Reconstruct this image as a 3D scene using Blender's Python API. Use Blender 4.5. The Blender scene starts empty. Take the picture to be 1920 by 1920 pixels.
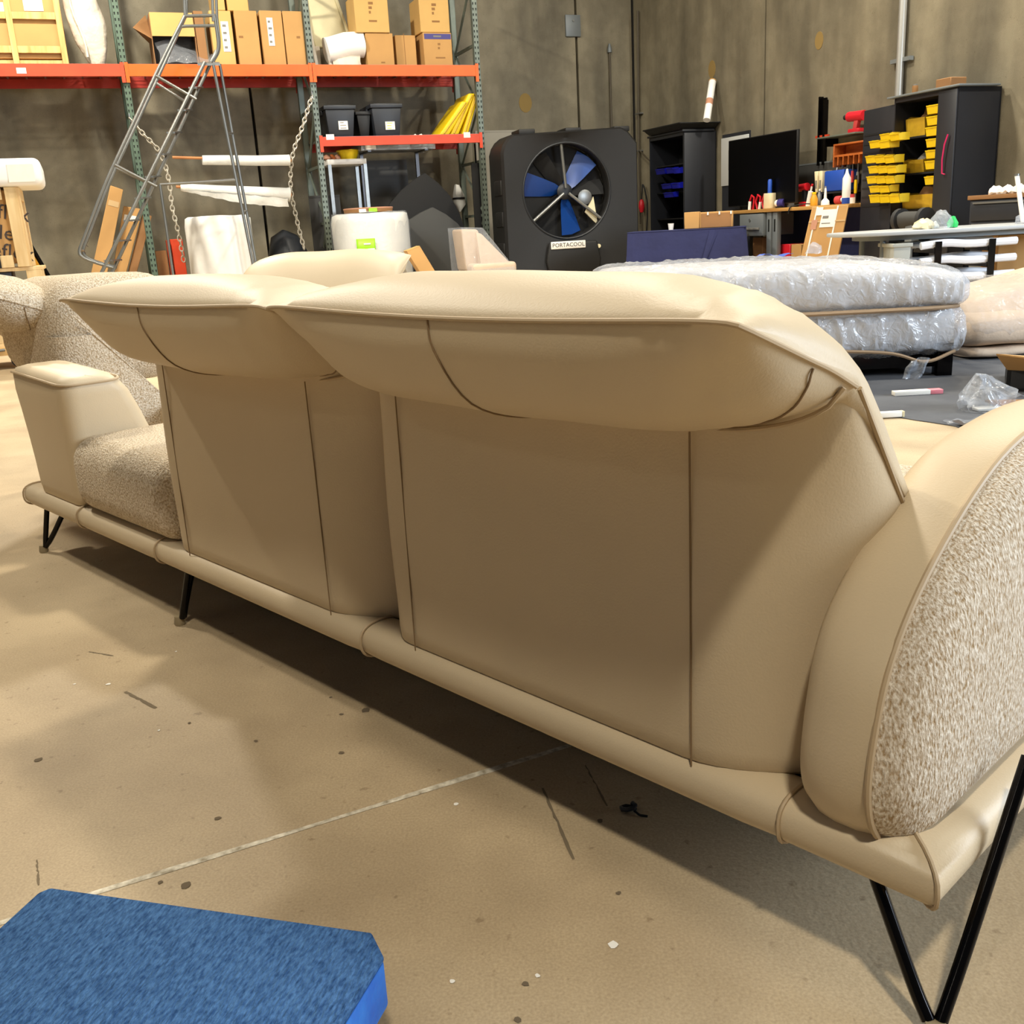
import bpy, bmesh, math, random
from mathutils import Vector as V, Matrix, noise
random.seed(7)
scene = bpy.context.scene
# ------------------------------------------------------------------ camera
FPX, PPX, CAMH = 1860.0, 960.0, 0.95
_g = V((1322 - PPX, 7430 - PPX, FPX)).normalized()          # world down seen from the camera
_f = (V((0, 0, 1)) - _g * _g.z).normalized()
_r = _g.cross(_f)
EYE = V((0, 0, CAMH))
def towards(u, v):
    c = V((u - PPX, v - PPX, FPX)) / FPX
    return V((c.dot(_r), c.dot(_f), -c.dot(_g)))
cam = bpy.data.cameras.new('camera'); camo = bpy.data.objects.new('camera', cam)
scene.collection.objects.link(camo); scene.camera = camo
cx_, cy_, cz_ = V((_r.x, _f.x, -_g.x)), V((_r.y, _f.y, -_g.y)), V((_r.z, _f.z, -_g.z))
camo.matrix_world = Matrix(((cx_.x, -cy_.x, -cz_.x, 0), (cx_.y, -cy_.y, -cz_.y, 0), (cx_.z, -cy_.z, -cz_.z, CAMH), (0, 0, 0, 1)))
cam.sensor_width = 36; cam.lens = 36 * FPX / 1920; cam.clip_start = 0.05
# ------------------------------------------------------------------ light
vs = scene.view_settings
vs.view_transform = 'Standard'; vs.look = 'None'; vs.gamma = 1; vs.exposure = 0.0; vs.use_curve_mapping = False
world = bpy.data.worlds.new('world'); scene.world = world; world.use_nodes = True
bg = world.node_tree.nodes['Background']; bg.inputs[0].default_value = (0.58, 0.76, 1.0, 1); bg.inputs[1].default_value = 0.06
LAMPS = [  # x, y, z, watts, size   (ceiling high-bay lamps)
    (0.40, -2.16, 7.0, 360, 0.45), (-0.4, 5.6, 7.0, 295, 0.55), (-5.5, 5.6, 7.0, 420, 0.55), (5.0, 5.6, 7.0, 150, 0.55),
    (-4.8, 11.2, 7.0, 760, 0.55), (0.9, 11.2, 7.0, 420, 0.55), (5.4, 11.2, 7.0, 820, 0.55), (-6.5, -3.5, 7.0, 40, 0.55)]
def arealight(name, loc, sx, sy, watts, col, aim):
    l = bpy.data.lights.new(name, 'AREA'); l.energy = watts; l.color = col
    l.shape = 'RECTANGLE'; l.size = sx; l.size_y = sy
    o = bpy.data.objects.new(name, l); scene.collection.objects.link(o); o.location = loc
    o.rotation_euler = (V(aim) - V(loc)).to_track_quat('-Z', 'Y').to_euler()
    return o
for i, (x, y, z, w, s) in enumerate(LAMPS):
    arealight('high_bay_light', (x, y, z - 0.12), s, s, w, (1.0, 0.92, 0.77), (x, y, 0))
# daylight coming in through the open dock door of the right-hand wall
arealight('dock_door_daylight', (8.7, 1.2, 3.0), 5.5, 2.8, 1050, (0.76, 0.87, 1.0), (0.5, 2.0, 0.8))
# ------------------------------------------------------------------ frames
class Frame:
    def __init__(s, o, yaw):
        s.o = V(o); s.yaw = yaw; s.x = V((math.cos(yaw), math.sin(yaw), 0)); s.y = V((-math.sin(yaw), math.cos(yaw), 0))
    def w(s, x, y, z=0): return s.o + s.x * x + s.y * y + V((0, 0, z))
    def loc(s, p): d = V(p) - s.o; return (d.dot(s.x), d.dot(s.y), d.z)
    def hit(s, u, v, y):
        r = towards(u, v); t = (s.o + s.y * y - EYE).dot(s.y) / r.dot(s.y); return s.loc(EYE + r * t)
    def hitx(s, u, v, x):
        r = towards(u, v); t = (s.o + s.x * x - EYE).dot(s.x) / r.dot(s.x); return s.loc(EYE + r * t)
    def lev(s, u, v, z): return s.loc(ground(u, v, z))
def ground(u, v, z=0):
    r = towards(u, v); return EYE + r * ((z - CAMH) / r.z)
WORLD = Frame((0, 0, 0), 0)
R = Frame((-4.83, 14.42, 0), math.radians(20.6))             # pallet rack: front face is y = 0
CORNER = R.w(8.5, 1.6)
W = Frame(CORNER, R.yaw - math.pi / 2)                       # right-hand wall: wall face is y = 0, x runs from the corner to the viewer
_a, _c = ground(83, 1035), ground(1755, 1925)
S = Frame(_a, math.atan2(_c.y - _a.y, _c.x - _a.x))          # sofa: rear foot line is y = 0
# ------------------------------------------------------------------ materials
def lin(c):
    return tuple((x / 255 / 12.92) if x / 255 <= 0.04045 else ((x / 255 + 0.055) / 1.055) ** 2.4 for x in c)
MATS = {}
def mat(name, rgb, rough=0.6, metal=0.0, var=0.0, vs=4.0, bump=0.0, bs=60.0, spec=0.5, stretch=(1, 1, 1), rgb2=None, detail=4.0, alpha=1.0, trans=0.0, dist=0.004):
    m = bpy.data.materials.new(name); m.use_nodes = True; MATS[name] = m
    nt = m.node_tree; b = nt.nodes['Principled BSDF']; L = nt.links.new
    c = lin(rgb) + (1,); b.inputs['Base Color'].default_value = c
    b.inputs['Roughness'].default_value = rough; b.inputs['Metallic'].default_value = metal
    b.inputs['Specular IOR Level'].default_value = spec; b.inputs['Alpha'].default_value = alpha
    b.inputs['Transmission Weight'].default_value = trans
    tc = nt.nodes.new('ShaderNodeTexCoord'); mp = nt.nodes.new('ShaderNodeMapping'); mp.inputs['Scale'].default_value = stretch
    L(tc.outputs['Object'], mp.inputs['Vector'])
    if var > 0 or rgb2:
        n = nt.nodes.new('ShaderNodeTexNoise'); n.inputs['Scale'].default_value = vs; n.inputs['Detail'].default_value = detail
        L(mp.outputs['Vector'], n.inputs['Vector'])
        r = nt.nodes.new('ShaderNodeValToRGB'); r.color_ramp.elements[0].position = 0.3; r.color_ramp.elements[1].position = 0.7
        c2 = lin(rgb2) if rgb2 else tuple(x * (1 - var) for x in c[:3])
        r.color_ramp.elements[0].color = tuple(c2) + (1,); r.color_ramp.elements[1].color = c
        L(n.outputs['Fac'], r.inputs['Fac']); L(r.outputs['Color'], b.inputs['Base Color'])
    if bump > 0:
        n2 = nt.nodes.new('ShaderNodeTexNoise'); n2.inputs['Scale'].default_value = bs; n2.inputs['Detail'].default_value = 3
        L(mp.outputs['Vector'], n2.inputs['Vector'])
        bp = nt.nodes.new('ShaderNodeBump'); bp.inputs['Strength'].default_value = bump; bp.inputs['Distance'].default_value = dist
        L(n2.outputs['Fac'], bp.inputs['Height']); L(bp.outputs['Normal'], b.inputs['Normal'])
    return m
# leather, boucle and plain stock
mat('leather', (201, 182, 150), 0.5, var=0.06, vs=3, bump=0.18, bs=300, dist=0.002)
mat('leather_welt', (178, 156, 124), 0.55)
mat('stitch', (128, 104, 74), 0.8)
mat('boucle', (236, 224, 204), 0.95, rgb2=(176, 152, 118), vs=190, bump=1.0, bs=190, spec=0.1, detail=2, dist=0.008)
mat('boucle_streak', (232, 224, 210), 0.95, rgb2=(158, 132, 96), vs=300, bump=0.9, bs=300, spec=0.1, detail=3, dist=0.004, stretch=(1, 1, 0.42))
mat('black_metal', (26, 24, 24), 0.16, 0.75)
mat('clear_plastic_foot', (150, 135, 105), 0.3)
mat('wood', (222, 182, 116), 0.6, rgb2=(190, 142, 78), vs=3, stretch=(6, 6, 0.8))
mat('pine', (226, 200, 150), 0.6, rgb2=(206, 172, 118), vs=3, stretch=(6, 6, 0.8))
mat('carton', (190, 146, 88), 0.8, var=0.12, vs=3)
mat('carton_light', (206, 166, 100), 0.8, var=0.10, vs=3)
mat('carton_dark', (150, 108, 66), 0.8, var=0.15, vs=3)
mat('carton_pink', (190, 138, 110), 0.8, var=0.1, vs=4)
mat('tape', (196, 166, 120), 0.35)
mat('paper', (236, 232, 222), 0.7, var=0.06, vs=20)
mat('paper_grey', (176, 178, 176), 0.7)
mat('ink', (60, 50, 46), 0.7)
mat('ink_soft', (140, 100, 56), 0.8)
mat('ink_red', (190, 60, 60), 0.7)
mat('ink_grey', (120, 118, 112), 0.7)
mat('orange_steel', (246, 96, 14), 0.45, var=0.12, vs=6)
mat('shaded_beam_steel', (178, 44, 28), 0.5, var=0.25, vs=5)  # shadow on the rear beams put into a darker red
mat('rust_orange_steel', (214, 70, 34), 0.5, var=0.2, vs=5)
mat('green_steel', (92, 112, 96), 0.45, 0.2, var=0.2, vs=8)
mat('green_grey_steel', (112, 122, 112), 0.4, 0.3, var=0.2, vs=8)
mat('hole', (14, 18, 16), 0.9)
mat('galv', (150, 152, 150), 0.35, 0.8, var=0.2, vs=9)
mat('grey_tube', (128, 130, 128), 0.35, 0.7, var=0.15, vs=6)
mat('rubber', (18, 18, 18), 0.8)
mat('black_plastic', (16, 16, 17), 0.5, bump=0.2, bs=200)
mat('dark_plastic', (30, 33, 38), 0.5)
mat('tote_dark', (34, 38, 46), 0.45)
mat('fan_black', (20, 19, 18), 0.6, bump=0.2, bs=120)
mat('fan_inner', (4, 4, 5), 0.8)
mat('fan_blue', (14, 60, 130), 0.35)
mat('white_film', (226, 226, 220), 0.35, var=0.06, vs=5, bump=0.4, bs=25, dist=0.01)
mat('foam_sheet', (240, 239, 234), 0.7, var=0.05, vs=5, bump=0.3, bs=14, dist=0.01)
mat('white_cover', (216, 206, 188), 0.75, var=0.12, vs=6, bump=0.8, bs=7, dist=0.03)
mat('cream_cloth', (212, 202, 164), 0.8, var=0.1, vs=4, bump=0.4, bs=9, dist=0.02)
mat('yellow', (240, 204, 12), 0.45, var=0.12, vs=18)
mat('yellow_dull', (206, 166, 40), 0.5, var=0.2, vs=14)
mat('blue_bin', (18, 26, 170), 0.45)
mat('cabinet', (36, 38, 44), 0.42, var=0.15, vs=3)
mat('cabinet_in', (20, 21, 24), 0.6)
mat('navy', (34, 40, 84), 0.85, var=0.15, vs=5, bump=0.5, bs=6, dist=0.02)
mat('screen', (3, 3, 4), 0.3, spec=0.2)
mat('bench_top', (200, 154, 86), 0.5, rgb2=(172, 124, 62), vs=4, stretch=(0.6, 8, 8))
mat('bench_steel', (120, 126, 128), 0.45, 0.2)
mat('rack_wood', (190, 104, 38), 0.55, rgb2=(150, 74, 24), vs=4, stretch=(1, 6, 6))
mat('red', (200, 26, 40), 0.45)
mat('white', (236, 236, 232), 0.45)
mat('blue', (30, 76, 176), 0.5)
mat('cream', (226, 214, 176), 0.6)
mat('magenta', (206, 30, 92), 0.5)
mat('lime', (150, 226, 30), 0.5, var=0.1, vs=30)
mat('green', (60, 214, 110), 0.4)
mat('purple', (56, 50, 120), 0.5)
mat('table_grey', (176, 180, 182), 0.4, var=0.05, vs=4)
mat('chair_white', (238, 242, 250), 0.35, var=0.05, vs=4)
mat('grey_bin', (170, 172, 164), 0.7, var=0.1, vs=6)
mat('board_white', (168, 162, 148), 0.8, var=0.12, vs=2)
mat('dark_board', (44, 44, 44), 0.7, var=0.15, vs=3)
mat('charcoal_sheet', (62, 62, 60), 0.75, var=0.12, vs=3)
mat('grey_board', (96, 96, 94), 0.7, var=0.1, vs=2)
mat('black_foam', (12, 12, 13), 0.8, bump=0.4, bs=40)
mat('rope', (196, 190, 176), 0.45, 0.4)
mat('rod', (176, 116, 66), 0.5)
mat('mat_grey', (88, 90, 94), 0.9, rgb2=(66, 68, 74), vs=3, bump=0.3, bs=60)
mat('carpet_blue', (76, 114, 160), 0.95, rgb2=(36, 66, 108), vs=300, bump=1.0, bs=260, spec=0.1, detail=6, dist=0.006, stretch=(1, 0.35, 1))
mat('block_blue', (36, 116, 200), 0.6, rgb2=(24, 92, 184), vs=30, bump=0.4, bs=80)
mat('wrapped_cushion', (206, 200, 194), 0.85, var=0.06, vs=6, bump=0.5, bs=120, dist=0.003)
mat('wrapped_cushion_warm', (206, 184, 160), 0.85, var=0.1, vs=6, bump=0.5, bs=60, dist=0.004)
mat('wrap_edge', (150, 126, 98), 0.8)
mat('pink', (226, 130, 140), 0.6)
mat('pipe', (176, 176, 172), 0.35, 0.5)
mat('conduit', (84, 76, 62), 0.5, 0.3)
mat('joint_dark', (22, 19, 16), 0.9)
mat('yellow_patch', (140, 116, 66), 0.9)
mat('floor_joint', (232, 224, 204), 0.85, rgb2=(148, 136, 112), vs=60)
mat('floor_crack', (116, 102, 80), 0.95)
mat('stain', (104, 90, 70), 0.95)
mat('amber', (206, 150, 30), 0.5)
def film_mat(name, clear, bs, bump, rough=0.12, dist=0.02):
    m = bpy.data.materials.new(name); m.use_nodes = True; MATS[name] = m; nt = m.node_tree; nt.nodes.clear(); L = nt.links.new
    out = nt.nodes.new('ShaderNodeOutputMaterial'); mx = nt.nodes.new('ShaderNodeMixShader'); tr = nt.nodes.new('ShaderNodeBsdfTransparent')
    p = nt.nodes.new('ShaderNodeBsdfPrincipled'); p.inputs['Base Color'].default_value = (0.62, 0.66, 0.72, 1); p.inputs['Roughness'].default_value = rough
    p.inputs['Specular IOR Level'].default_value = 0.9
    tc = nt.nodes.new('ShaderNodeTexCoord'); n = nt.nodes.new('ShaderNodeTexNoise'); n.inputs['Scale'].default_value = bs; n.inputs['Detail'].default_value = 2
    n.inputs['Distortion'].default_value = 1.6
    b = nt.nodes.new('ShaderNodeBump'); b.inputs['Strength'].default_value = bump; b.inputs['Distance'].default_value = dist
    L(tc.outputs['Object'], n.inputs['Vector']); L(n.outputs['Fac'], b.inputs['Height']); L(b.outputs['Normal'], p.inputs['Normal'])
    mx.inputs[0].default_value = 1 - clear
    L(tr.outputs[0], mx.inputs[1]); L(p.outputs[0], mx.inputs[2]); L(mx.outputs[0], out.inputs[0])
    return m
film_mat('crinkle_film', 0.55, 16, 0.7, 0.10, 0.02); film_mat('film', 0.66, 9, 1.0, 0.10, 0.035); film_mat('film_thin', 0.80, 14, 1.0); film_mat('bubble', 0.15, 60, 0.5, 0.2, 0.01)
def concrete(name, base, dark, light, blot, streak):
    m = bpy.data.materials.new(name); m.use_nodes = True; MATS[name] = m; nt = m.node_tree; L = nt.links.new; b = nt.nodes['Principled BSDF']
    tc = nt.nodes.new('ShaderNodeTexCoord'); mp = nt.nodes.new('ShaderNodeMapping'); mp.inputs['Scale'].default_value = streak; L(tc.outputs['Object'], mp.inputs['Vector'])
    def nz(sc, det, vec): 
        n = nt.nodes.new('ShaderNodeTexNoise'); n.inputs['Scale'].default_value = sc; n.inputs['Detail'].default_value = det; L(vec, n.inputs['Vector']); return n
    def ramp(n, p0, c0, p1, c1):
        r = nt.nodes.new('ShaderNodeValToRGB'); e = r.color_ramp.elements; e[0].position = p0; e[1].position = p1; e[0].color = c0; e[1].color = c1; L(n.outputs['Fac'], r.inputs['Fac']); return r
    def mixc(t, f, a, c):
        x = nt.nodes.new('ShaderNodeMixRGB'); x.blend_type = t; x.inputs[0].default_value = f; L(a, x.inputs[1]); L(c, x.inputs[2]); return x
    A = ramp(nz(blot, 5, mp.outputs[0]), 0.35, lin(dark) + (1,), 0.68, lin(base) + (1,))
    B = ramp(nz(blot * 3.7, 6, tc.outputs['Object']), 0.40, (0.72, 0.70, 0.68, 1), 0.62, (1, 1, 1, 1))
    c1 = mixc('MULTIPLY', 0.55, A.outputs[0], B.outputs[0])
    Cn = ramp(nz(46, 3, tc.outputs['Object']), 0.26, (0.42, 0.36, 0.30, 1), 0.34, (1, 1, 1, 1)); c2 = mixc('MULTIPLY', 0.5, c1.outputs[0], Cn.outputs[0])
    Dn = ramp(nz(240, 2, tc.outputs['Object']), 0.3, (0.82, 0.80, 0.78, 1), 0.7, (1.1, 1.1, 1.1, 1)); c3 = mixc('MULTIPLY', 0.8, c2.outputs[0], Dn.outputs[0])
    L(c3.outputs[0], b.inputs['Base Color']); b.inputs['Roughness'].default_value = 0.62; b.inputs['Specular IOR Level'].default_value = 0.35
    bp = nt.nodes.new('ShaderNodeBump'); bp.inputs['Strength'].default_value = 0.25; bp.inputs['Distance'].default_value = 0.004
    L(nz(90, 4, tc.outputs['Object']).outputs['Fac'], bp.inputs['Height']); L(bp.outputs['Normal'], b.inputs['Normal'])
concrete('floor_concrete', (201, 181, 147), (166, 146, 115), None, 0.9, (1, 1, 1))
concrete('wall_concrete', (146, 138, 116), (108, 102, 86), None, 1.1, (1.6, 1.6, 0.35))
# ------------------------------------------------------------------ geometry
class G:
    def __init__(s): s.v = []; s.f = []
    def add(s, vs, fs):
        n = len(s.v); s.v += [V(p) for p in vs]; s.f += [tuple(i + n for i in f) for f in fs]; return s
    def box(s, x0, y0, z0, x1, y1, z1):
        return s.add([(x0, y0, z0), (x1, y0, z0), (x1, y1, z0), (x0, y1, z0), (x0, y0, z1), (x1, y0, z1), (x1, y1, z1), (x0, y1, z1)],
                     [(3, 2, 1, 0), (4, 5, 6, 7), (0, 1, 5, 4), (1, 2, 6, 5), (2, 3, 7, 6), (3, 0, 4, 7)])
    def hexa(s, lo, hi):                       # two quads
        return s.add(list(lo) + list(hi), [(3, 2, 1, 0), (4, 5, 6, 7), (0, 1, 5, 4), (1, 2, 6, 5), (2, 3, 7, 6), (3, 0, 4, 7)])
    def tube(s, pts, r, n=8, closed=False, r1=None, flat=1.0):
        pts = [V(p) for p in pts]; N = len(pts); rings = []; up = V((0, 0, 1)); prev = None
        for i, p in enumerate(pts):
            if closed: d = pts[(i + 1) % N] - pts[i - 1]
            else: d = pts[min(i + 1, N - 1)] - pts[max(i - 1, 0)]
            d.normalize()
            if prev is None:
                a = d.cross(up) if abs(d.z) < 0.95 else d.cross(V((1, 0, 0)))
            else: a = prev - d * prev.dot(d)
            a.normalize(); prev = a; b = d.cross(a)
            rr = r if r1 is None else r + (r1 - r) * i / max(1, N - 1)
            rings.append([p + a * rr * math.cos(2 * math.pi * k / n) + b * rr * flat * math.sin(2 * math.pi * k / n) for k in range(n)])
        return s.loft(rings, closed_path=closed, caps=not closed)
    def loft(s, rings, closed_path=False, caps=True, ring_closed=True):
        n = len(rings[0]); vs = [p for r in rings for p in r]; fs = []
        M = len(rings)
        for i in range(M if closed_path else M - 1):
            j = (i + 1) % M
            for k in range(n if ring_closed else n - 1):
                l = (k + 1) % n; fs.append((i * n + k, i * n + l, j * n + l, j * n + k))
        if caps and not closed_path: fs += [tuple(reversed(range(n))), tuple((M - 1) * n + k for k in range(n))]
        return s.add(vs, fs)
    def cyl(s, p0, p1, r, n=16, r1=None): return s.tube([p0, p1], r, n, r1=r1)
    def lathe(s, prof, n=24, c=(0, 0), caps=True):
        return s.loft([[V((c[0] + r * math.cos(2 * math.pi * k / n), c[1] + r * math.sin(2 * math.pi * k / n), z)) for k in range(n)] for r, z in prof], caps=caps)
    def prism(s, poly, lo, hi, axis='y'):
        f = {'y': lambda a, b, t: V((a, t, b)), 'x': lambda a, b, t: V((t, a, b)), 'z': lambda a, b, t: V((a, b, t))}[axis]
        return s.loft([[f(a, b, lo) for a, b in poly], [f(a, b, hi) for a, b in poly]])
    def grid(s, fn, nu, nv):
        vs = [fn(i / nu, j / nv) for i in range(nu + 1) for j in range(nv + 1)]
        return s.add(vs, [(i * (nv + 1) + j, (i + 1) * (nv + 1) + j, (i + 1) * (nv + 1) + j + 1, i * (nv + 1) + j + 1) for i in range(nu) for j in range(nv)])
    def xf(s, m): s.v = [m @ p for p in s.v]; return s
    def ridge(s, amp, sc, seed=0, pw=5, stretch=(1, 1, 1)):      # sharp creases along the surface normal of a blob
        c = sum(s.v, V()) / len(s.v); o = V((seed * 3.3, seed * 1.9, seed))
        out = []
        for p in s.v:
            q = V((p.x * stretch[0], p.y * stretch[1], p.z * stretch[2])) * sc + o
            r = max((1 - abs(noise.noise(q))) ** pw, 0.8 * (1 - abs(noise.noise(q * 1.9 + o))) ** pw)
            d = V((0, p.y - c.y, p.z - c.z)); d = d.normalized() if d.length > 1e-6 else V((0, 0, 1))
            out.append(p + d * (amp * r))
        s.v = out; return s
    def wob(s, amp, sc, seed=0):
        o = V((seed * 3.1, seed * 1.7, seed))
        s.v = [p + noise.noise_vector(p * sc + o) * amp for p in s.v]; return s
COL = scene.collection
def wmat(o): return (wmat(o.parent) if o.parent else Matrix()) @ o.matrix_basis
def obj(name, g, m, parent=None, bevel=0.0, seg=2, smooth=True, angle=40, world=False, kind=None, subsurf=0, solid=0.0):
    me = bpy.data.meshes.new(name)
    vs = g.v
    if world and parent is not None:
        inv = wmat(parent).inverted(); vs = [inv @ p for p in vs]
    bm = bmesh.new(); bv = [bm.verts.new(p) for p in vs]
    for f in g.f:
        try: bm.faces.new([bv[i] for i in f])
        except ValueError: pass
    bmesh.ops.recalc_face_normals(bm, faces=bm.faces[:])
    if bevel > 0:
        es = [e for e in bm.edges if len(e.link_faces) == 2 and e.calc_face_angle(0) > 0.5]
        bmesh.ops.bevel(bm, geom=es, offset=bevel, segments=seg, profile=0.5, affect='EDGES', clamp_overlap=True)
    bm.to_mesh(me); bm.free()
    if smooth:
        me.polygons.foreach_set('use_smooth', [True] * len(me.polygons)); me.set_sharp_from_angle(angle=math.radians(angle))
    me.materials.append(MATS[m] if isinstance(m, str) else m)
    o = bpy.data.objects.new(name, me); COL.objects.link(o)
    if parent is not None: o.parent = parent
    if subsurf:
        md = o.modifiers.new('s', 'SUBSURF'); md.levels = md.render_levels = subsurf
    if solid:
        md = o.modifiers.new('t', 'SOLIDIFY'); md.thickness = solid; md.offset = 0
    if kind: o['kind'] = kind
    return o
def tag(o, label, cat, group=None):
    o['label'] = label; o['category'] = cat
    if group: o['group'] = group
    return o
def thing(name, label, cat, loc=(0, 0, 0), rot=0.0, group=None):
    o = bpy.data.objects.new(name, None); COL.objects.link(o); o.empty_display_size = 0.1
    o.matrix_basis = Matrix.Translation(V(loc)) @ Matrix.Rotation(rot, 4, 'Z')
    return tag(o, label, cat, group)
def inframe(F, name, label, cat, x, y, z=0.0, rot=0.0, group=None): return thing(name, label, cat, F.w(x, y, z), F.yaw + rot, group)
def copy_tree(o, parent=None):
    c = o.copy(); COL.objects.link(c); c.parent = parent
    for ch in [k for k in bpy.data.objects if k.parent == o]: copy_tree(ch, c)
    return c
def struct(name, g, m, parent=None, **k):
    o = obj(name, g, m, parent, **k)
    if parent is None: o['kind'] = 'structure'
    return o
def text(name, body, size, m, parent, mtx, align='CENTER', ext=0.0008):
    cu = bpy.data.curves.new('t', 'FONT'); cu.body = body; cu.size = size; cu.align_x = align; cu.align_y = 'CENTER'; cu.extrude = ext; cu.resolution_u = 2
    t = bpy.data.objects.new('t', cu); COL.objects.link(t); bpy.context.view_layer.update()
    me = bpy.data.meshes.new_from_object(t.evaluated_get(bpy.context.evaluated_depsgraph_get())); bpy.data.objects.remove(t)
    me.materials.clear(); me.materials.append(MATS[m]); o = bpy.data.objects.new(name, me); COL.objects.link(o); o.parent = parent; o.matrix_basis = mtx
    return o
def facing(x, y, z, tilt=0.0):                # text standing up, readable from -y
    return Matrix.Translation((x, y, z)) @ Matrix.Rotation(math.pi / 2, 4, 'X') @ Matrix.Rotation(tilt, 4, 'Z')
def curve(ctrl, n):                           # Catmull-Rom through points
    P = [V(p) for p in ctrl]; P = [P[0] * 2 - P[1]] + P + [P[-1] * 2 - P[-2]]; out = []; m = len(P) - 3
    for i in range(n + 1):
        t = i / n * m; k = min(int(t), m - 1); t -= k; a, b, c, d = P[k:k + 4]
        out.append(0.5 * ((2 * b) + (c - a) * t + (2 * a - 5 * b + 4 * c - d) * t * t + (3 * b - a - 3 * c + d) * t ** 3))
    return out
# ================================================================== the setting
g = G().box(-16, -7, -0.2, 14, 22, 0)
floor = struct('floor', g, 'floor_concrete', smooth=False)
def ribbon(p0, p1, w, n=40, jit=0.0, z=0.0006):
    p0, p1 = V(p0), V(p1); d = (p1 - p0); nrm = V((-d.y, d.x, 0)).normalized()
    def fn(a, b):
        q = p0 + d * a + nrm * (w * (b - 0.5)); q += nrm * (jit * noise.noise(V((a * 23, b * 3, 1.7)))); q.z = z; return q
    return G().grid(fn, n, 1)
jA, jB = ground(190, 1672), ground(1060, 1400); jd = (jB - jA).normalized()
obj('expansion_joint', ribbon(jA - jd * 2.2, jB + jd * 4, 0.012, 160, 0.004), 'floor_joint', floor)
for (x0, y0, x1, y1, w) in ((1018, 1478, 1075, 1612, .005), (1098, 1435, 1138, 1512, .003), (235, 1297, 292, 1328, .008), (70, 1612, 72, 1660, .003), (167, 1222, 212, 1230, .004)):
    obj('floor_scratch', ribbon(ground(x0, y0), ground(x1, y1), w, 14, 0.004, 0.0007), 'floor_crack', floor)
def blotch(u, v, r, m='stain', name='floor_stain'):
    c = ground(u, v); n = 9; pts = [(c.x + r * (0.6 + 0.5 * random.random()) * math.cos(2 * math.pi * k / n), c.y + r * (0.6 + 0.5 * random.random()) * math.sin(2 * math.pi * k / n)) for k in range(n)]
    obj(name, G().add([V((x, y, 0.0009)) for x, y in pts], [tuple(range(n))]), m, floor, smooth=False)
for u, v, r in ((685, 1332, .016), (408, 1535, .010), (640, 1412, .009), (350, 1660, .013), (300, 1655, .007), (640, 1340, .007), (1160, 1675, .006), (985, 1845, .008), (970, 1912, .008), (73, 1425, .012), (480, 1390, .007), (355, 1356, .006), (1125, 1540, .008), (620, 1308, .006)): blotch(u, v, r * .75)
for u, v, r in ((1150, 1772, .012), (855, 1508, .007), (203, 1283, .009), (298, 1370, .005), (330, 1222, .005), (1008, 1830, .006), (140, 1283, .006), (848, 1840, .006)): blotch(u, v, r * .7, 'paper', 'paint_fleck')
# walls: tilt-up concrete panels with dark joints, yellow repair spots
HW = 7.6
def wall(name, F, x0, x1, y0, joints, gap, holes=()):
    g = G().box(x0, y0 + 0.10, 0, x1, y0 + 0.25, HW); g.v = [F.w(*p) for p in g.v]
    w = struct(name, g, 'joint_dark', smooth=False)
    xs = [x0] + list(joints) + [x1]
    for i in range(len(xs) - 1):
        g = G().box(xs[i] + gap / 2, y0, 0, xs[i + 1] - gap / 2, y0 + 0.102, HW); g.v = [F.w(*p) for p in g.v]
        obj('panel', g, 'wall_concrete', w, smooth=False)
    return w
wb = wall('wall_back', R, -8, 8.9, 1.6, (1.84, 7.42), 0.045)
wr = wall('wall_right', W, -0.05, 11.4, 0.0, (3.92,), 0.03)
wall_r2 = wall('wall_right_front', W, 18.6, 26, 0.0, (), 0.03)
g = G().box(11.4, 0.0, 4.4, 18.6, 0.25, HW); g.v = [W.w(*p) for p in g.v]; struct('trim_1', g, 'wall_concrete', smooth=False)
g = G().box(0.0, -0.02, 0, 0.05, 0.05, HW); g.v = [W.w(*p) for p in g.v]; obj('corner_joint', g, 'joint_dark', wr, smooth=False)
def disc_on(F, par, u, v, y, r, m, name):
    x, _, z = F.hit(u, v, y); g = G().lathe([(r, 0), (r, 0.004)], 14); g.xf(Matrix.Rotation(math.pi / 2, 4, 'X')); g.v = [F.w(x + p.x, y + p.y * 1.0, z + p.z * 1.3) for p in g.v]
    obj(name, g, m, par)
disc_on(W, wr, 1335, 130, -0.001, .10, 'yellow_patch', 'yellow_spot'); disc_on(W, wr, 1536, 76, -0.001, .085, 'yellow_patch', 'yellow_spot'); disc_on(R, wb, 985, 193, 1.599, .12, 'yellow_patch', 'yellow_spot')
# high-bay lamps on the (unseen) ceiling
for i, (x, y, z, w, s) in enumerate(LAMPS):
    t = thing('high_bay_lamp', 'round grey high-bay lamp hanging above the warehouse floor', 'lamp', (x, y, z), 0, 'ceiling lamps')
    obj('reflector', G().lathe([(0.42, -0.08), (0.40, 0.0), (0.20, 0.16), (0.12, 0.2)], 24, caps=False), 'galv', t)
    obj('ballast', G().lathe([(0.12, 0.18), (0.13, 0.22), (0.13, 0.42), (0.05, 0.45), (0.02, 0.6)], 16), 'grey_tube', t)
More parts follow.
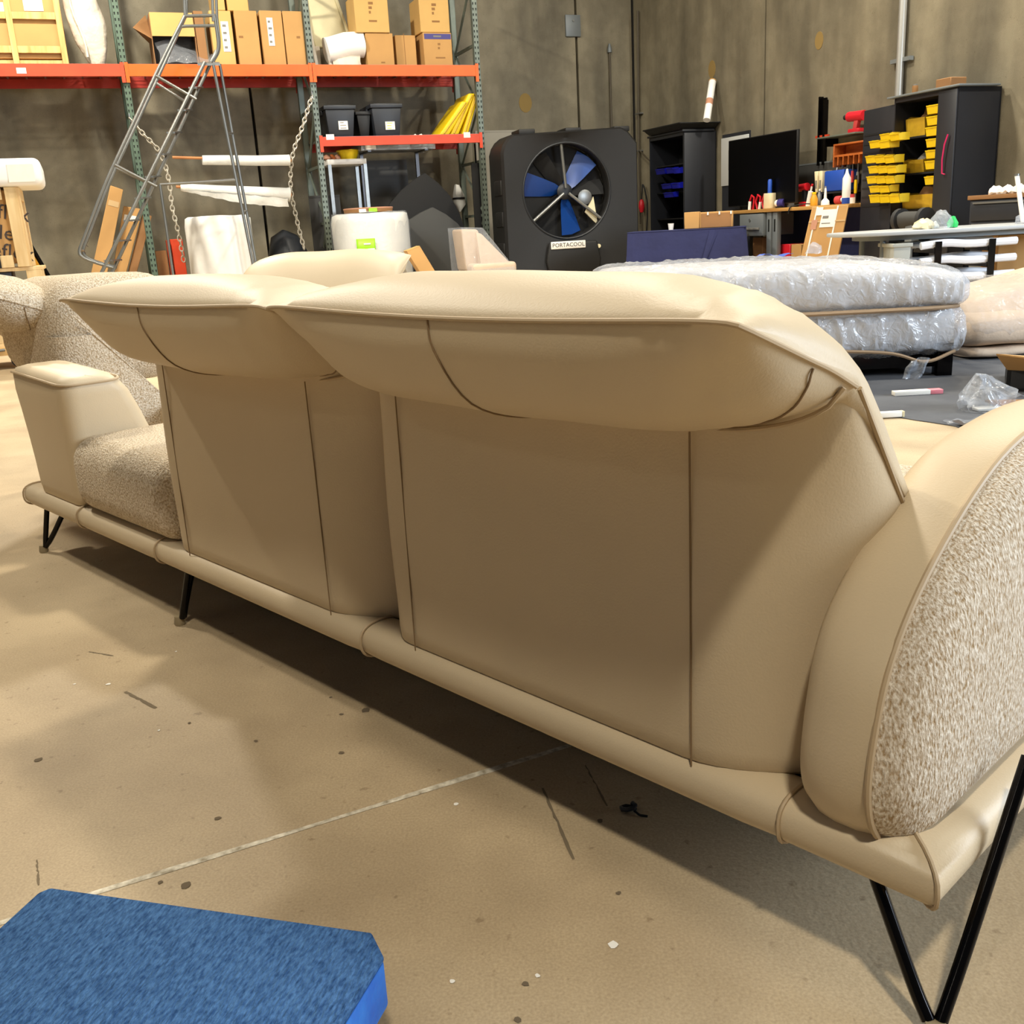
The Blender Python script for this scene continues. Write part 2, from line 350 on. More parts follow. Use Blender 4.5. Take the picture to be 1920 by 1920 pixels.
# ================================================================== the leather sofa
SO = S.o.copy()
sofa = thing('sectional_sofa', 'long cream leather sofa seen from behind, with raised headrests and black hairpin legs', 'sofa', SO, S.yaw)
def superell(cx, cz, rx, rz, n=20, p=2.6):
    out = []
    for k in range(n):
        t = 2 * math.pi * k / n; c, s_ = math.cos(t), math.sin(t)
        out.append((cx + rx * math.copysign(abs(c) ** (2 / p), c), cz + rz * math.copysign(abs(s_) ** (2 / p), s_)))
    return out
RZ, RH, RC, RW = 0.189, 0.034, 0.036, 0.050
def rail(x0, x1, par, y0=RC, name='base_rail'):
    ring = superell(y0, RZ, RW, RH)
    n = max(2, int((x1 - x0) / 0.05)); g = G()
    g.loft([[V((x0 + (x1 - x0) * i / n, y0 + (y - y0) * (0.96 if i in (0, n) else 1), RZ + (z - RZ) * (0.96 if i in (0, n) else 1))) for y, z in ring] for i in range(n + 1)])
    return obj(name, g, 'leather', par)
for x0, x1 in ((-0.05, 0.395), (0.405, 0.925), (0.93, 1.838), (1.843, 2.758)):
    r_ = rail(x0, x1, sofa)
    obj('welt', G().tube([V((x0 + 0.002, y, z)) for y, z in superell(RC, RZ, RW + 0.002, RH + 0.002, 24)], 0.0028, 6, closed=True), 'leather_welt', r_)
prof = [(RC - y, z) for y, z in superell(RC, RZ, RW, RH)]
XC = 2.920
rings = [[V((x, RC - o, z)) for o, z in prof] for x in (2.763, 2.80, 2.84)] + [[V((XC + o, RC - o, z)) for o, z in prof]] + [[V((XC + o, y, z)) for o, z in prof] for y in (0.12, 0.2, 0.3, 0.42)]
cr = obj('base_rail', G().loft(rings), 'leather', sofa, angle=50)
obj('welt', G().tube([V((XC + o * 1.03, RC - o * 1.03, RZ + (z - RZ) * 1.03)) for o, z in prof if o > -0.01], 0.003, 6), 'leather_welt', cr)
obj('welt', G().tube([V((2.764, y, z)) for y, z in superell(RC, RZ, RW + 0.002, RH + 0.002, 24)], 0.0028, 6, closed=True), 'leather_welt', cr)
obj('base_rail', G().loft([[V((XC + o, y, z)) for o, z in prof] for y in (0.43, 0.6, 0.8, 0.97)]), 'leather', sofa, angle=50)
obj('base_panel', G().box(0.0, 0.06, 0.172, 2.90, 0.94, 0.212), 'black_plastic', sofa, bevel=0.004)
# legs: V-shaped black hairpins with clear glides
def hairpin(foot, tops, par=sofa):
    foot = V(foot); lg = None; g = G()
    for k, tp in enumerate(tops):
        tp = V(tp); side = (tp - foot); side.z = 0; off = side.normalized() * 0.012 if side.length > 0 else V()
        g.tube(curve([tp, foot.lerp(tp, 0.35) + off * 0.2, foot + V((0, 0, 0.02)) + off], 10), 0.0085, 10)
    lg = obj('leg', g, 'black_metal', par)
    obj('glide', G().lathe([(0.013, 0.0), (0.015, 0.005), (0.012, 0.024)], 14, (foot.x, foot.y)), 'clear_plastic_foot', lg)
nf = S.loc(ground(1753, 1952)); hairpin((nf[0], nf[1], 0), ((2.875, 0.02, 0.165), (2.987, 0.19, 0.285)))
hairpin((0.985, 0.0, 0), ((1.02, 0.045, 0.165), (1.045, 0.02, 0.165)))
hairpin((0.0, 0.0, 0), ((0.055, 0.02, 0.17), (0.12, 0.06, 0.17)))
hairpin((0.1, 0.9, 0), ((0.16, 0.86, 0.17), (0.2, 0.92, 0.17))); hairpin((2.9, 0.9, 0), ((2.82, 0.86, 0.17), (2.8, 0.92, 0.17)))
# backrests
BW = 0.888
def plan(x0, ylast, inset, wide=0.21, bw=BW):
    pts = []; r1 = min(0.055, ylast * .45); ry = min(0.24, ylast - 0.002)
    pts += [(0 + inset, ylast), (0 + inset, r1 + 0.4 * (ylast - r1))]
    for k in range(7):
        t = math.pi + k * math.pi / 12; pts.append((r1 + (r1 - inset) * math.cos(t), r1 + (r1 - inset) * math.sin(t)))
    for k in range(1, 9): pts.append((r1 + (bw - wide - r1) * k / 8, inset))
    for k in range(1, 13):
        t = k * math.pi / 24; pts.append((bw - wide + (wide - inset) * math.sin(t), ry - (ry - inset) * math.cos(t)))
    pts.append((bw - inset, ylast))
    return [(x + x0, y) for x, y in pts]
def depth_at(z, d):
    return max(0.06, min(d, 0.06 + 0.77 * (0.752 - z) * d / 0.30))
def backrest(x0, y0, par, m, mw, depth=0.30, seams=True, bw=BW, wide=.21, zt=None):
    g = G(); lv = [(0.213, 0.02), (0.216, 0.008), (0.224, 0.002), (0.25, 0.0), (0.30, 0), (0.36, -0.002), (0.42, -.003), (0.48, -0.003), (0.54, -0.002), (0.60, 0.0), (0.65, 0.001), (0.685, 0.003), (0.71, 0.004), (0.735, 0.008)]
    g.loft([[V((x, y + y0, z)) for x, y in plan(x0, depth_at(z, depth), ins, wide, bw)] for z, ins in lv if z <= (zt or 1)])
    b = obj('backrest', g, m, par, angle=60)
    for xs in ((0.085, bw - 0.19) if seams else ()):
        pts = []
        for k in range(25):
            z = 0.216 + (0.690 - 0.216) * k / 24; ry = min(.24, depth_at(z, depth) - .002); yy = 0.002 if xs < 0.6 else ry - ry * math.cos(math.asin(max(0, (xs - (bw - 0.21)) / 0.21))) + 0.001
            pts.append(V((x0 + xs + 0.012 * (z - 0.45) * (1 if xs < .5 else 0), y0 + yy - 0.0046, z)))
        obj('seam', G().tube(pts, 0.0013, 6), 'stitch', b)
    side = [V((x0 + bw + 0.001, y0 + depth_at(z, depth) + .002, z)) for z in [.22 + .53 * k / 24 for k in range(25)]]
    obj('welt', G().tube(side, 0.0032, 6), mw, b)
    return b
UND = [(-.178, .852), (-.172, .80), (-.128, .728), (-.045, .698), (.05, .698)]
UEND = [(-.174, .843), (-.10, .815), (-.05, .796), (.0, .777), (.055, .752)]
TOP = [(-.178, .852), (-.135, .886), (-.06, .900), (.03, .880), (.11, .815), (.18, .72), (.235, .62), (.28, .53), (.33, .44)]
TEND = [(-.174, .844), (-.10, .828), (-.03, .806), (.05, .772), (.105, .730), (.155, .667), (.205, .60), (.26, .53), (.33, .44)]
_hc = {}
def hr_pt(a, b, x0, y0, wr=1.0):
    """a along the width, b < 0 underside, b > 0 top"""
    e = abs(2 * a - 1); t1 = max(0.0, 1 - e ** 11) ** 0.5; t2 = max(0.0, 1 - e ** 5) ** 0.6; t3 = max(0.0, 1 - e ** 4) ** 0.62; t = t1 + ((t3 if b > 0 else t2) - t1) * min(1, abs(b) * (5 if b > 0 else 2.5))
    P, Q = (UND, UEND) if b < 0 else (TOP, TEND)
    b = max(-1.0, min(1.0, b))
    def at_(L, s):
        k = id(L)
        if k not in _hc: _hc[k] = curve([V((0, y, z)) for y, z in L], 80)
        f = s * 80; i = min(79, int(f)); return _hc[k][i].lerp(_hc[k][i + 1], f - i)
    p = at_(P, abs(b)) * t + at_(Q, abs(b)) * (1 - t)
    sag = -0.010 * math.sin(math.pi * a) * (1 - abs(b))
    x = x0 + BW * a
    q = V((x, y0 + p.y, p.z + sag))
    if wr:
        k = max(0.0, 1 - ((a - 0.90) ** 2) / 0.010) + 0.35 * max(0.0, 1 - ((a - 0.06) ** 2) / 0.006)
        k *= (1 - abs(b)) ** 0.5 * min(1, abs(b) * 8)
        wv = noise.noise(V((a * 46 + abs(b) * 6, abs(b) * 2.2, x0 + (5 if b < 0 else 0)))) + 0.5 * noise.noise(V((a * 95 + abs(b) * 14, abs(b) * 3, x0)))
        q += V((0, -0.35, 0.6 if b > 0 else -0.6)) * (0.008 * k * wv * wr)
        q += V((0, 0, 1)) * (0.004 * noise.noise(V((a * 5, b * 3, x0 + 9))) * min(1, abs(b) * 5))
    return q
def headrest(x0, y0, par, m, mw, wr=1.0):
    na, nb = 56, 20; rings = []
    for i in range(na + 1):
        a = i / na; a = 0.5 - 0.5 * math.cos(math.pi * a) * (0.35 + 0.65 * 1) if False else a
        a = a + 0.06 * math.sin(2 * math.pi * a) * -1
        rings.append([hr_pt(a, -(nb - j) / nb if j < nb else 0.0001, x0, y0, wr) for j in range(nb)] + [hr_pt(a, (j + 0.001) / nb, x0, y0, wr) for j in range(nb + 1)])
    h = obj('headrest', G().loft(rings), m, par, angle=75)
    sm = [hr_pt(0.004 + 0.992 * k / 80, 0.0001, x0, y0, 0) + V((0, -0.0015, 0)) for k in range(81)]
    end = [hr_pt(1.0, -k / 24, x0, y0, 0) + V((0.0012, 0, 0.001)) for k in range(1, 25)]
    und = [hr_pt(0.01 + 0.99 * k / 60, -0.90, x0, y0, 0) + V((0, -0.003, -0.007)) for k in range(61)]
    obj('lower_welt', G().tube(und, 0.0032, 7), mw, h)
    obj('welt', G().tube(sm + end, 0.0032, 7), mw, h)
    for pth in ([(0.46 + .09 * (k / 18) ** 2, -k / 18) for k in range(18)], [(p.x, p.y) for p in curve([V((.9995, -.58, 0)), V((.988, -.66, 0)), V((.955, -.76, 0)), V((.88, -.86, 0)), V((.74, -.93, 0))], 20)]):
        obj('seam', G().tube([hr_pt(a, b, x0, y0, wr) + V((0, -0.001, -0.0008)) for a, b in pth], 0.0014, 6), 'stitch', h)
    return h
for x0 in (1.03, 1.920):
    backrest(x0, 0.0, sofa, 'leather', 'leather_welt'); headrest(x0, 0.0, sofa, 'leather', 'leather_welt')
# seat cushions
def cushion(name, x0, y0, z0, x1, y1, z1, m, par, r=0.07, wob=0.004, crown=0.015):
    nx, ny = 16, 16; g = G().box(x0, y0, z0, x1, y1, z1)
    o = obj(name, g, m, par, bevel=r, seg=5, angle=80)
    me = o.data
    for vtx in me.vertices:
        p = vtx.co; fx, fy = (p.x - x0) / (x1 - x0), (p.y - y0) / (y1 - y0); fz = (p.z - z0) / (z1 - z0)
        p.z += crown * 16 * fx * (1 - fx) * fy * (1 - fy) * fz
    return o
seat = cushion('seat_cushion', 0.40, -0.015, 0.214, 1.04, 0.95, 0.435, 'boucle', sofa, 0.075)
cushion('seat_cushion', 1.05, 0.25, 0.214, 1.90, 0.97, 0.44, 'boucle', sofa, 0.06); cushion('seat_cushion', 1.92, 0.25, 0.214, 2.78, 0.97, 0.44, 'boucle', sofa, 0.06)
# near arm: leather band with a boucle outer face
AO = [(.012, .212), (-.014, .25), (-.024, .30), (-.016, .36), (.008, .43), (.055, .492), (.125, .548), (.22, .602), (.32, .638), (.45, .655), (.62, .655), (.78, .64), (.89, .59), (.935, .48), (.94, .34), (.925, .22)]
AO = [(p.x, p.y) for p in curve([V((y, z, 0)) for y, z in AO], 56)]
AC = (0.50, 0.40)
def arm_ring(x, s, push=0.0): return [V((x, AC[0] + (y - AC[0]) * s, max(0.208, AC[1] + (z - AC[1]) * s))) for y, z in AO]
g = G().loft([arm_ring(2.772, .86), arm_ring(2.778, .93), arm_ring(2.79, .972), arm_ring(2.808, .995), arm_ring(2.83, 1.006), arm_ring(2.86, 1.008), arm_ring(2.884, 1.0)])
for p in g.v:
    p += V((0, -0.006, 0.004)) * noise.noise(V((p.x * 14, p.y * 5 + p.z * 3, p.z * 6)))
arm = obj('armrest', g, 'leather', sofa, angle=70)
g = G().loft([arm_ring(2.884, .997), arm_ring(2.900, .985), arm_ring(2.918, .955), arm_ring(2.932, .90), arm_ring(2.944, .78), arm_ring(2.95, .5), arm_ring(2.952, .2)])
obj('boucle_face', g, 'boucle_streak', arm, angle=80)
obj('welt', G().tube([V((2.886, y, z)) for y, z in AO], 0.0045, 8), 'leather_welt', arm)
# far arm: leather block with welted top
def armblock(t, s):                            # t height 0..1, s inset
    z = 0.214 + t * 0.395; fl = t ** 1.6
    x0, x1, y0, y1 = 0.060 - 0.03 * fl + s, 0.42 + 0.055 * fl - s, 0.0 - 0.02 * fl + s, 0.30 - 0.14 * fl - s
    r = 0.05; out = []
    for (cx, cy, t0) in ((x1 - r, y1 - r, 0), (x0 + r, y1 - r, 90), (x0 + r, y0 + r, 180), (x1 - r, y0 + r, 270)):
        for k in range(6): an = math.radians(t0 + 18 * k); out.append((cx + r * math.cos(an), cy + r * math.sin(an)))
    return [V((x, y, z + (0.012 * math.sin(9 * x) if t > 0.9 else 0))) for x, y in out]
g = G().loft([armblock(0, .02), armblock(.02, .004), armblock(.1, 0), armblock(.3, 0), armblock(.5, 0), armblock(.7, 0), armblock(.85, 0), armblock(.95, .004), armblock(1.0, .014), armblock(1.015, .04)])
arm2 = obj('armrest', g, 'leather', sofa, angle=60)
obj('welt', G().tube([p + V((0, 0, 0.002)) for p in armblock(.965, .002)], 0.004, 6, closed=True), 'leather_welt', arm2)
# ---- boucle module beyond the far arm
BX, BY = -0.98, 0.15
backrest(-0.37, BY, sofa, 'boucle', 'boucle', 0.34, seams=False, bw=.40, wide=.10, zt=.69)
headrest(BX, BY, sofa, 'boucle', 'boucle', 0.4)
cushion('backrest_cushion', -0.62, BY + 0.0, 0.50, 0.02, BY + 0.50, 0.862, 'boucle', sofa, 0.14)
cushion('seat_cushion', -0.33, BY + 0.30, 0.215, 0.36, BY + 1.2, 0.43, 'leather', sofa, 0.05)
obj('base_rail', G().box(-0.33, BY + 0.12, 0.155, 0.38, BY + 1.15, 0.215), 'leather', sofa, bevel=0.025, seg=4)
for fx, fy in ((-.2, 1.05), (.2, 1.05)):
    f = V((fx, BY + fy, 0)); g = G().tube([f, f + V((0.06, 0.03, 0.16))], 0.0085, 8).tube([f, f + V((-0.03, 0.06, 0.16))], 0.0085, 8); obj('leg', g, 'black_metal', sofa)
# ---- matching leather module further back
c3 = WORLD.lev(600, 492, 0.86)
mo = thing('leather_sofa_module', 'pale leather sofa module whose rounded headrest shows above the long sofa', 'sofa', (-0.50, 5.35, -0.012), math.radians(168))
for o_ in (backrest(0, 0, mo, 'leather', 'leather_welt'), headrest(0, 0, mo, 'leather', 'leather_welt', 0.3)): pass
cushion('seat_cushion', 0.0, 0.24, 0.214, 0.89, 0.95, 0.43, 'boucle', mo, 0.06)
obj('base_rail', G().box(-0.02, 0.0, 0.165, 0.91, 0.97, 0.222), 'leather', mo, bevel=0.026, seg=4)
for fx, fy in ((0.06, 0.06), (0.83, 0.06), (0.06, 0.9), (0.83, 0.9)):
    f = V((fx, fy, 0.012)); g = G().tube([f, f + V((0.05, 0.02, 0.165))], 0.0085, 8).tube([f, f + V((-0.05, 0.02, 0.165))], 0.0085, 8); obj('leg', g, 'black_metal', mo)
# ---- blue carpeted block in the foreground
q0, q1, q2 = ground(85, 1668, .15), ground(742, 1760, .15), ground(690, 1915, .15)
bx = (q1 - q0); bl = bx.length; ang = math.atan2(bx.y, bx.x)
blk = thing('carpeted_dolly', 'low blue carpet-topped dolly on the concrete floor in the foreground', 'dolly', (q0.x, q0.y, 0), ang)
def deckpoly(i, yb=-0.42):
    c = 0.03; return [(0 + i, yb), (bl - 0.02 - i, yb), (bl - i, -c * 1.2), (bl - c, -i), (0.0 + c * .3, -i), (i, -c * .4)]
g = G().prism(deckpoly(0.0), 0.148, 0.155, 'z'); obj('carpet_top', g, 'carpet_blue', blk, bevel=0.003)
obj('deck', G().prism(deckpoly(0.0), 0.085, 0.148, 'z'), 'block_blue', blk, bevel=0.006)
for cx, cy in ((0.06, -0.06), (bl - 0.06, -0.07), (0.06, -0.36), (bl - 0.07, -0.36)):
    cs = obj('caster', G().cyl((cx - 0.012, cy, 0.034), (cx + 0.012, cy, 0.034), 0.034, 16), 'rubber', blk)
    obj('fork', G().box(cx - 0.02, cy - 0.012, 0.03, cx - 0.015, cy + 0.012, 0.082).box(cx + 0.015, cy - 0.012, 0.03, cx + 0.02, cy + 0.012, 0.082).box(cx - 0.025, cy - 0.025, 0.078, cx + 0.025, cy + 0.025, 0.085), 'galv', cs)
# crumpled bit of dark wire/tape under the sofa
p = ground(1178, 1525)
t = thing('tape_scrap', 'small crumpled scrap of dark tape on the floor in the sofa shadow', 'litter', p)
obj('curl', G().tube([V((0.012 * math.cos(k * .9), 0.008 * math.sin(k * .9), 0.006 + 0.0012 * k)) for k in range(9)], 0.004, 6), 'dark_plastic', t)
obj('tail', G().tube([V((0.01, 0, 0.004)), V((0.018, -0.012, 0.003)), V((0.03, -0.016, 0.003))], 0.002, 6), 'rubber', t)
# ================================================================== pallet rack
BAY, RD, ZB, BH = 2.505, 1.07, 3.155, 0.15
rack = inframe(R, 'pallet_rack', 'long pallet rack with green posts and orange beams along the back wall', 'rack', 0, 0)
PW = 0.085
def post(x, y, m='green_steel', z1=4.9, holes=True):
    g = G().box(x - PW / 2, y, 0, x + PW / 2, y + 0.006, z1).box(x - PW / 2, y, 0, x - PW / 2 + 0.006, y + 0.075, z1).box(x + PW / 2 - 0.006, y, 0, x + PW / 2, y + 0.075, z1)
    o = obj('post', g, m, rack, smooth=False)
    if holes:
        h = G()
        for k in range(int(4.3 / 0.075)):
            z = 0.4 + k * 0.075
            for sx in (-1, 1):
                xx = x + sx * 0.022; h.prism([(xx - .009, z + .016), (xx - .006, z - .018), (xx + .006, z - .018), (xx + .009, z + .016)], y - 0.0012, y + 0.003, 'y')
        obj('punched_holes', h, 'hole', o, smooth=False, kind='stuff')
    obj('base_plate', G().box(x - 0.09, y - 0.04, 0, x + 0.09, y + 0.11, 0.01), m, o)
XS = (-BAY, 0.0, BAY, 2 * BAY)
for i, x in enumerate(XS):
    mm = 'green_steel' if i < 2 else 'green_grey_steel'
    post(x, 0, mm); post(x, RD - 0.075, mm, holes=False)
    zs = (0.25, 1.15, 1.95, 2.75, 3.6, 4.5)
    for k, z in enumerate(zs):
        obj('brace', G().box(x - .018, 0.07, z - .02, x + .018, RD - .07, z + .02), mm, rack, smooth=False)
        if k + 1 < len(zs):
            za, zb_ = (z, zs[k + 1]) if k % 2 else (zs[k + 1], z)
            obj('brace', G().tube([(x, 0.07, za), (x, RD - 0.07, zb_)], 0.02, 4), mm, rack, smooth=False)
def beam(i, z, h, y, m, con=None):
    x0, x1 = XS[i] + PW / 2 + 0.004, XS[i + 1] - PW / 2 - 0.004
    prof = [(0, 0), (0.05, 0), (0.05, h - 0.03), (0.028, h - 0.03), (0.028, h), (0, h)]
    g = G().prism([(y - 0.03 + a, z + b) for a, b in prof] if y < .5 else [(y - 0.02 + 0.05 - a, z + b) for a, b in reversed(prof)], x0, x1, 'x')
    b = obj('beam', g, m, rack, smooth=False)
    yy = y - 0.036 if y < .5 else y + 0.032
    for xe, s_ in ((XS[i], 1), (XS[i + 1], -1)):
        xa = xe + s_ * 0.004
        obj('connector', G().box(min(xa, xe + s_ * 0.05), yy, z - 0.08, max(xa, xe + s_ * 0.05), yy + 0.012, z + h + 0.02), con or m, b, smooth=False)
    return b
BEAMS = {}
for i, m in ((0, 'rust_orange_steel'), (1, 'orange_steel'), (2, 'orange_steel')):
    BEAMS[i] = beam(i, ZB, BH, 0.0, m); beam(i, ZB, BH, RD, 'shaded_beam_steel')
ZL, HL = 2.215, 0.125
BEAMS['l'] = beam(2, ZL, HL, 0.0, 'rust_orange_steel'); beam(2, ZL, HL, RD, 'shaded_beam_steel')
def deck(i, z, nm='wire_deck'):
    x0, x1 = XS[i] + 0.06, XS[i + 1] - 0.06; g = G()
    for k in range(11):
        x = x0 + (x1 - x0) * k / 10; g.box(x - .012, 0, z - 0.03, x + .012, RD, z - 0.004)
    for k in range(22):
        y = -0.02 + (RD + .04) * k / 21; g.box(x0, y - .003, z - .004, x1, y + .003, z + .002)
    obj(nm, g, 'galv', rack, smooth=False, kind='stuff')
for i in range(3): deck(i, ZB + BH)
deck(2, ZL + HL)
TOPZ, LOWZ = ZB + BH + 0.003, ZL + HL + 0.003
def sticker(F, par, u0, v0, u1, v1, y, m='paper', name='label', marks=0, mk='ink_grey'):
    """a paper label stuck on the plane y of frame F, child of a thing that shares the frame's yaw"""
    xa, _, za = F.hit(u0, v0, y); xb, _, zb_ = F.hit(u1, v1, y); x0, x1, z0, z1 = min(xa, xb), max(xa, xb), min(za, zb_), max(za, zb_)
    g = G().box(x0, y - 0.003, z0, x1, y, z1); g.v = [F.w(*p) for p in g.v]
    s_ = obj(name, g, m, par, world=True, smooth=False)
    for k in range(marks):
        g = G(); zz = z1 - (z1 - z0) * (k + 0.6) / (marks + 0.2); w_ = (x1 - x0)
        g.box(x0 + w_ * .18, y - 0.0045, zz - (z1 - z0) * .04, x0 + w_ * (0.55 + 0.3 * random.random()), y - 0.003, zz + (z1 - z0) * .04); g.v = [F.w(*p) for p in g.v]
        obj('print', g, mk, s_, world=True, smooth=False)
    return s_
for bm_, u0, v0, u1, v1 in ((0, 30, 127, 50, 138), ('l', 611, 252, 627, 262), ('l', 869, 248, 882, 258)): sticker(R, rack, u0, v0, u1, v1, -0.031, 'paper')
# ------------------------------------------------------------------ cartons on the rack
def carton(F, label, u0, u1, vb, vt, y, depth, z0=None, m='carton', rot=0.0, name='cardboard_box', cat='box', group=None, tape=True, prints=(), floorz=None, lean=0.0):
    """front face on plane y of F between pixel columns u0..u1 at row vb (base) and up to row vt"""
    xa, _, za = F.hit(u0, vb, y); xb, _, zb_ = F.hit(u1, vb, y); zt = F.hit((u0 + u1) / 2, vt, y)[2]
    z = za if z0 is None else z0; w_ = xb - xa; h = zt - z
    t = inframe(F, name, label, cat, (xa + xb) / 2, y, z, rot, group)
    if lean: t.matrix_basis = t.matrix_basis @ Matrix.Rotation(lean, 4, 'Y')
    b = obj('body', G().box(-w_ / 2, 0, 0, w_ / 2, depth, h), m, t, bevel=0.006, seg=1)
    if tape: obj('tape', G().box(-0.03, -0.0015, h - 0.12, 0.03, 0.0, h).box(-0.03, 0, h, 0.03, depth, h + 0.0015), 'tape', t, smooth=False)
    obj('flap_seam', G().box(-w_ / 2 + .004, depth / 2 - .002, h, w_ / 2 - .004, depth / 2 + .002, h + .0018), 'ink_soft', t, smooth=False)
    for (fx, fz, pw, ph, pm) in prints:
        obj('print', G().box(-w_ / 2 + w_ * fx, -0.0015, h * fz, -w_ / 2 + w_ * fx + pw, 0.0, h * fz + ph), pm, t, smooth=False)
    t['dim'] = (w_, depth, h)
    return t
tt = carton(R, 'tall carton with a strip of white labels, left of the labelled pair', 404, 444, 123, 20, 0.06, 0.6, TOPZ, 'carton_light', tape=False)
sticker(R, tt, 413, 40, 434, 97, 0.058, 'paper', 'label', 4)
carton(R, 'plain tall carton standing right of the first labelled carton', 450, 492, 123, 20, 0.08, 0.6, TOPZ, 'carton', tape=False, prints=((.1, .5, .06, .03, 'ink_soft'),))
tt = carton(R, 'tall carton with a strip of white labels beside the middle rack post', 497, 538, 123, 20, 0.06, 0.6, TOPZ, 'carton', tape=False)
sticker(R, tt, 499, 33, 516, 86, 0.058, 'paper', 'label', 4)
carton(R, 'plain tall carton touching the middle rack post', 540, 576, 124, 21, 0.06, 0.6, TOPZ, 'carton', tape=False, prints=((.6, .5, .05, .03, 'ink_soft'),))
zc = R.hit(440, 20, 0.08)[2] + 0.002
carton(R, 'small carton on top of the first labelled carton', 401, 423, 20, -50, 0.09, 0.5, zc, 'carton_light', tape=False)
carton(R, 'carton on top of the plain tall carton', 427, 467, 20, -40, 0.10, 0.45, zc, 'carton_light', tape=False)
pr = lambda w_: ((.42, .74, .07, .035, 'ink_soft'), (.42, .62, .05, .035, 'ink_soft'), (.42, .5, .03, .035, 'ink_soft'), (.4, .28, .12, .025, 'ink_soft'))
tF = carton(R, 'square carton under the upper printed carton, beside the foam roll', 690, 741, 128, 62, 0.08, 0.55, TOPZ, 'carton', prints=((.5, .08, .06, .02, 'ink_soft'),), tape=False)
zf = R.hit(715, 62, 0.08)[2] + 0.003
carton(R, 'printed carton stacked on the square carton', 668, 731, 60, -10, 0.06, 0.5, zf, 'carton_light', prints=pr(0), tape=False)
carton(R, 'narrow carton standing between the two carton stacks', 745, 783, 128, 66, 0.2, 0.5, TOPZ, 'carton', tape=False, prints=((.42, 0.02, .01, .45, 'ink_soft'),))
tI = carton(R, 'printed carton with a purple tape band, bottom of the end stack', 797, 850, 127, 61, 0.06, 0.5, TOPZ, 'carton', tape=False, prints=((.5, .62, .04, .03, 'ink_soft'), (.5, .5, .03, .03, 'ink_soft'), (.4, .22, .15, .02, 'ink_soft')))
w_, d_, h_ = tI['dim']; obj('purple_tape', G().box(-w_ / 2 + .02, -.002, h_ * .80, w_ / 2 - .01, 0, h_ * .96), 'purple', tI, smooth=False); obj('tape_print', G().box(-.06, -.003, h_ * .86, .06, -.001, h_ * .91), 'ink_grey', tI, smooth=False)
zi = R.hit(822, 61, 0.06)[2] + 0.003
carton(R, 'printed carton on top of the purple-taped carton at the rack end', 789, 844, 60, -6, 0.06, 0.5, zi, 'carton_light', prints=pr(0), tape=False)
# open carton with plastic film spilling out
xa, _, _ = R.hit(300, 120, 0.05); xb, _, _ = R.hit(372, 120, 0.05); zt = R.hit(330, 24, 0.05)[2]; w_ = xb - xa; h_ = zt - TOPZ
oc = inframe(R, 'open_cardboard_box', 'big open carton with crumpled clear film hanging out of it', 'box', (xa + xb) / 2, 0.05, TOPZ)
obj('body', G().box(-w_ / 2 - .06, 0.0, 0, -w_ / 2 - .05, .7, h_ * .98).box(w_ / 2, 0, 0, w_ / 2 + .01, .7, h_ * .98).box(-w_ / 2 - .06, .69, 0, w_ / 2, .7, h_).box(-w_ / 2 - .06, 0, 0, w_ / 2, .7, .01), 'carton_dark', oc, smooth=False)
obj('front_flap', G().box(-w_ / 2 - .05, -.012, h_ * .55, w_ / 2, 0.0, h_ * 1.0), 'carton_light', oc, smooth=False)  # lit front flap and shaded sides put into the carton tones
obj('side_flap', G().hexa([(-w_ / 2 - .06, 0, h_ * .5), (-w_ / 2 - .05, 0, h_ * .5), (-w_ / 2 - .05, .7, h_ * .6), (-w_ / 2 - .06, .7, h_ * .6)], [(-w_ / 2 - .28, .05, h_ * .72), (-w_ / 2 - .27, .05, h_ * .72), (-w_ / 2 - .06, .6, h_ * 1.12), (-w_ / 2 - .07, .6, h_ * 1.12)]), 'carton_dark', oc, smooth=False)
obj('right_flap', G().box(w_ / 2 + .02, .02, 0, w_ / 2 + .14, .5, h_ * 1.05), 'carton_dark', oc, smooth=False)
g = G().grid(lambda a, b: V((-w_ / 2 + .02 + (w_ + .18) * a, .10 - .10 * b - 0.12 * math.sin(math.pi * a) * b, h_ * .48 * (1 - b) * (1 - .5 * a) + 0.015)), 18, 14); g.wob(.07, 5, 3)
obj('plastic_film', g, 'film_thin', oc, angle=20)
obj('inside_shade_sheet', G().box(-w_ / 2 - .045, .12, .01, w_ / 2 - .005, .14, h_ * .9), 'rubber', oc, smooth=False)  # black sheet added for the shade inside the open carton
# wooden crate with carton inside, left end of the shelf
xa = R.hit(-70, 122, 0.0)[0]; xb = R.hit(130, 122, 0.0)[0]; ct = inframe(R, 'wooden_crate', 'pine shipping crate around a carton at the left end of the top shelf', 'crate', xb, 0.03, TOPZ)
wc = xb - xa; hc = 1.25
obj('carton', G().box(-wc + .03, .03, .07, -.05, .75, hc - .03), 'carton', ct, bevel=.006, seg=1)
for x in (-0.075, -0.66, -wc + .01): obj('upright_board', G().box(x, -.02, 0, x + .075, 0.0, hc), 'wood', ct, bevel=.003, seg=1)
for z in (.13, .53, .95):
    for x0, x1 in ((-.585, -.075), (-wc + .085, -.66)): obj('cross_board', G().box(x0, -.018, z, x1, 0.002, z + .085), 'wood', ct, bevel=.003, seg=1)
for z in (.05, .5, .95): obj('side_board', G().box(-.02, 0, z, 0, .8, z + .085), 'wood', ct, bevel=.003, seg=1)
obj('skid', G().box(-wc + .02, .02, 0.0, -.02, .1, .05).box(-wc + .02, .6, 0.0, -.02, .7, .05), 'wood', ct, smooth=False)
sl = sticker(R, ct, 41, -6, 82, 21, 0.056, 'paper', 'label'); sticker(R, ct, -4, 4, 10, 22, 0.056, 'paper', 'label')
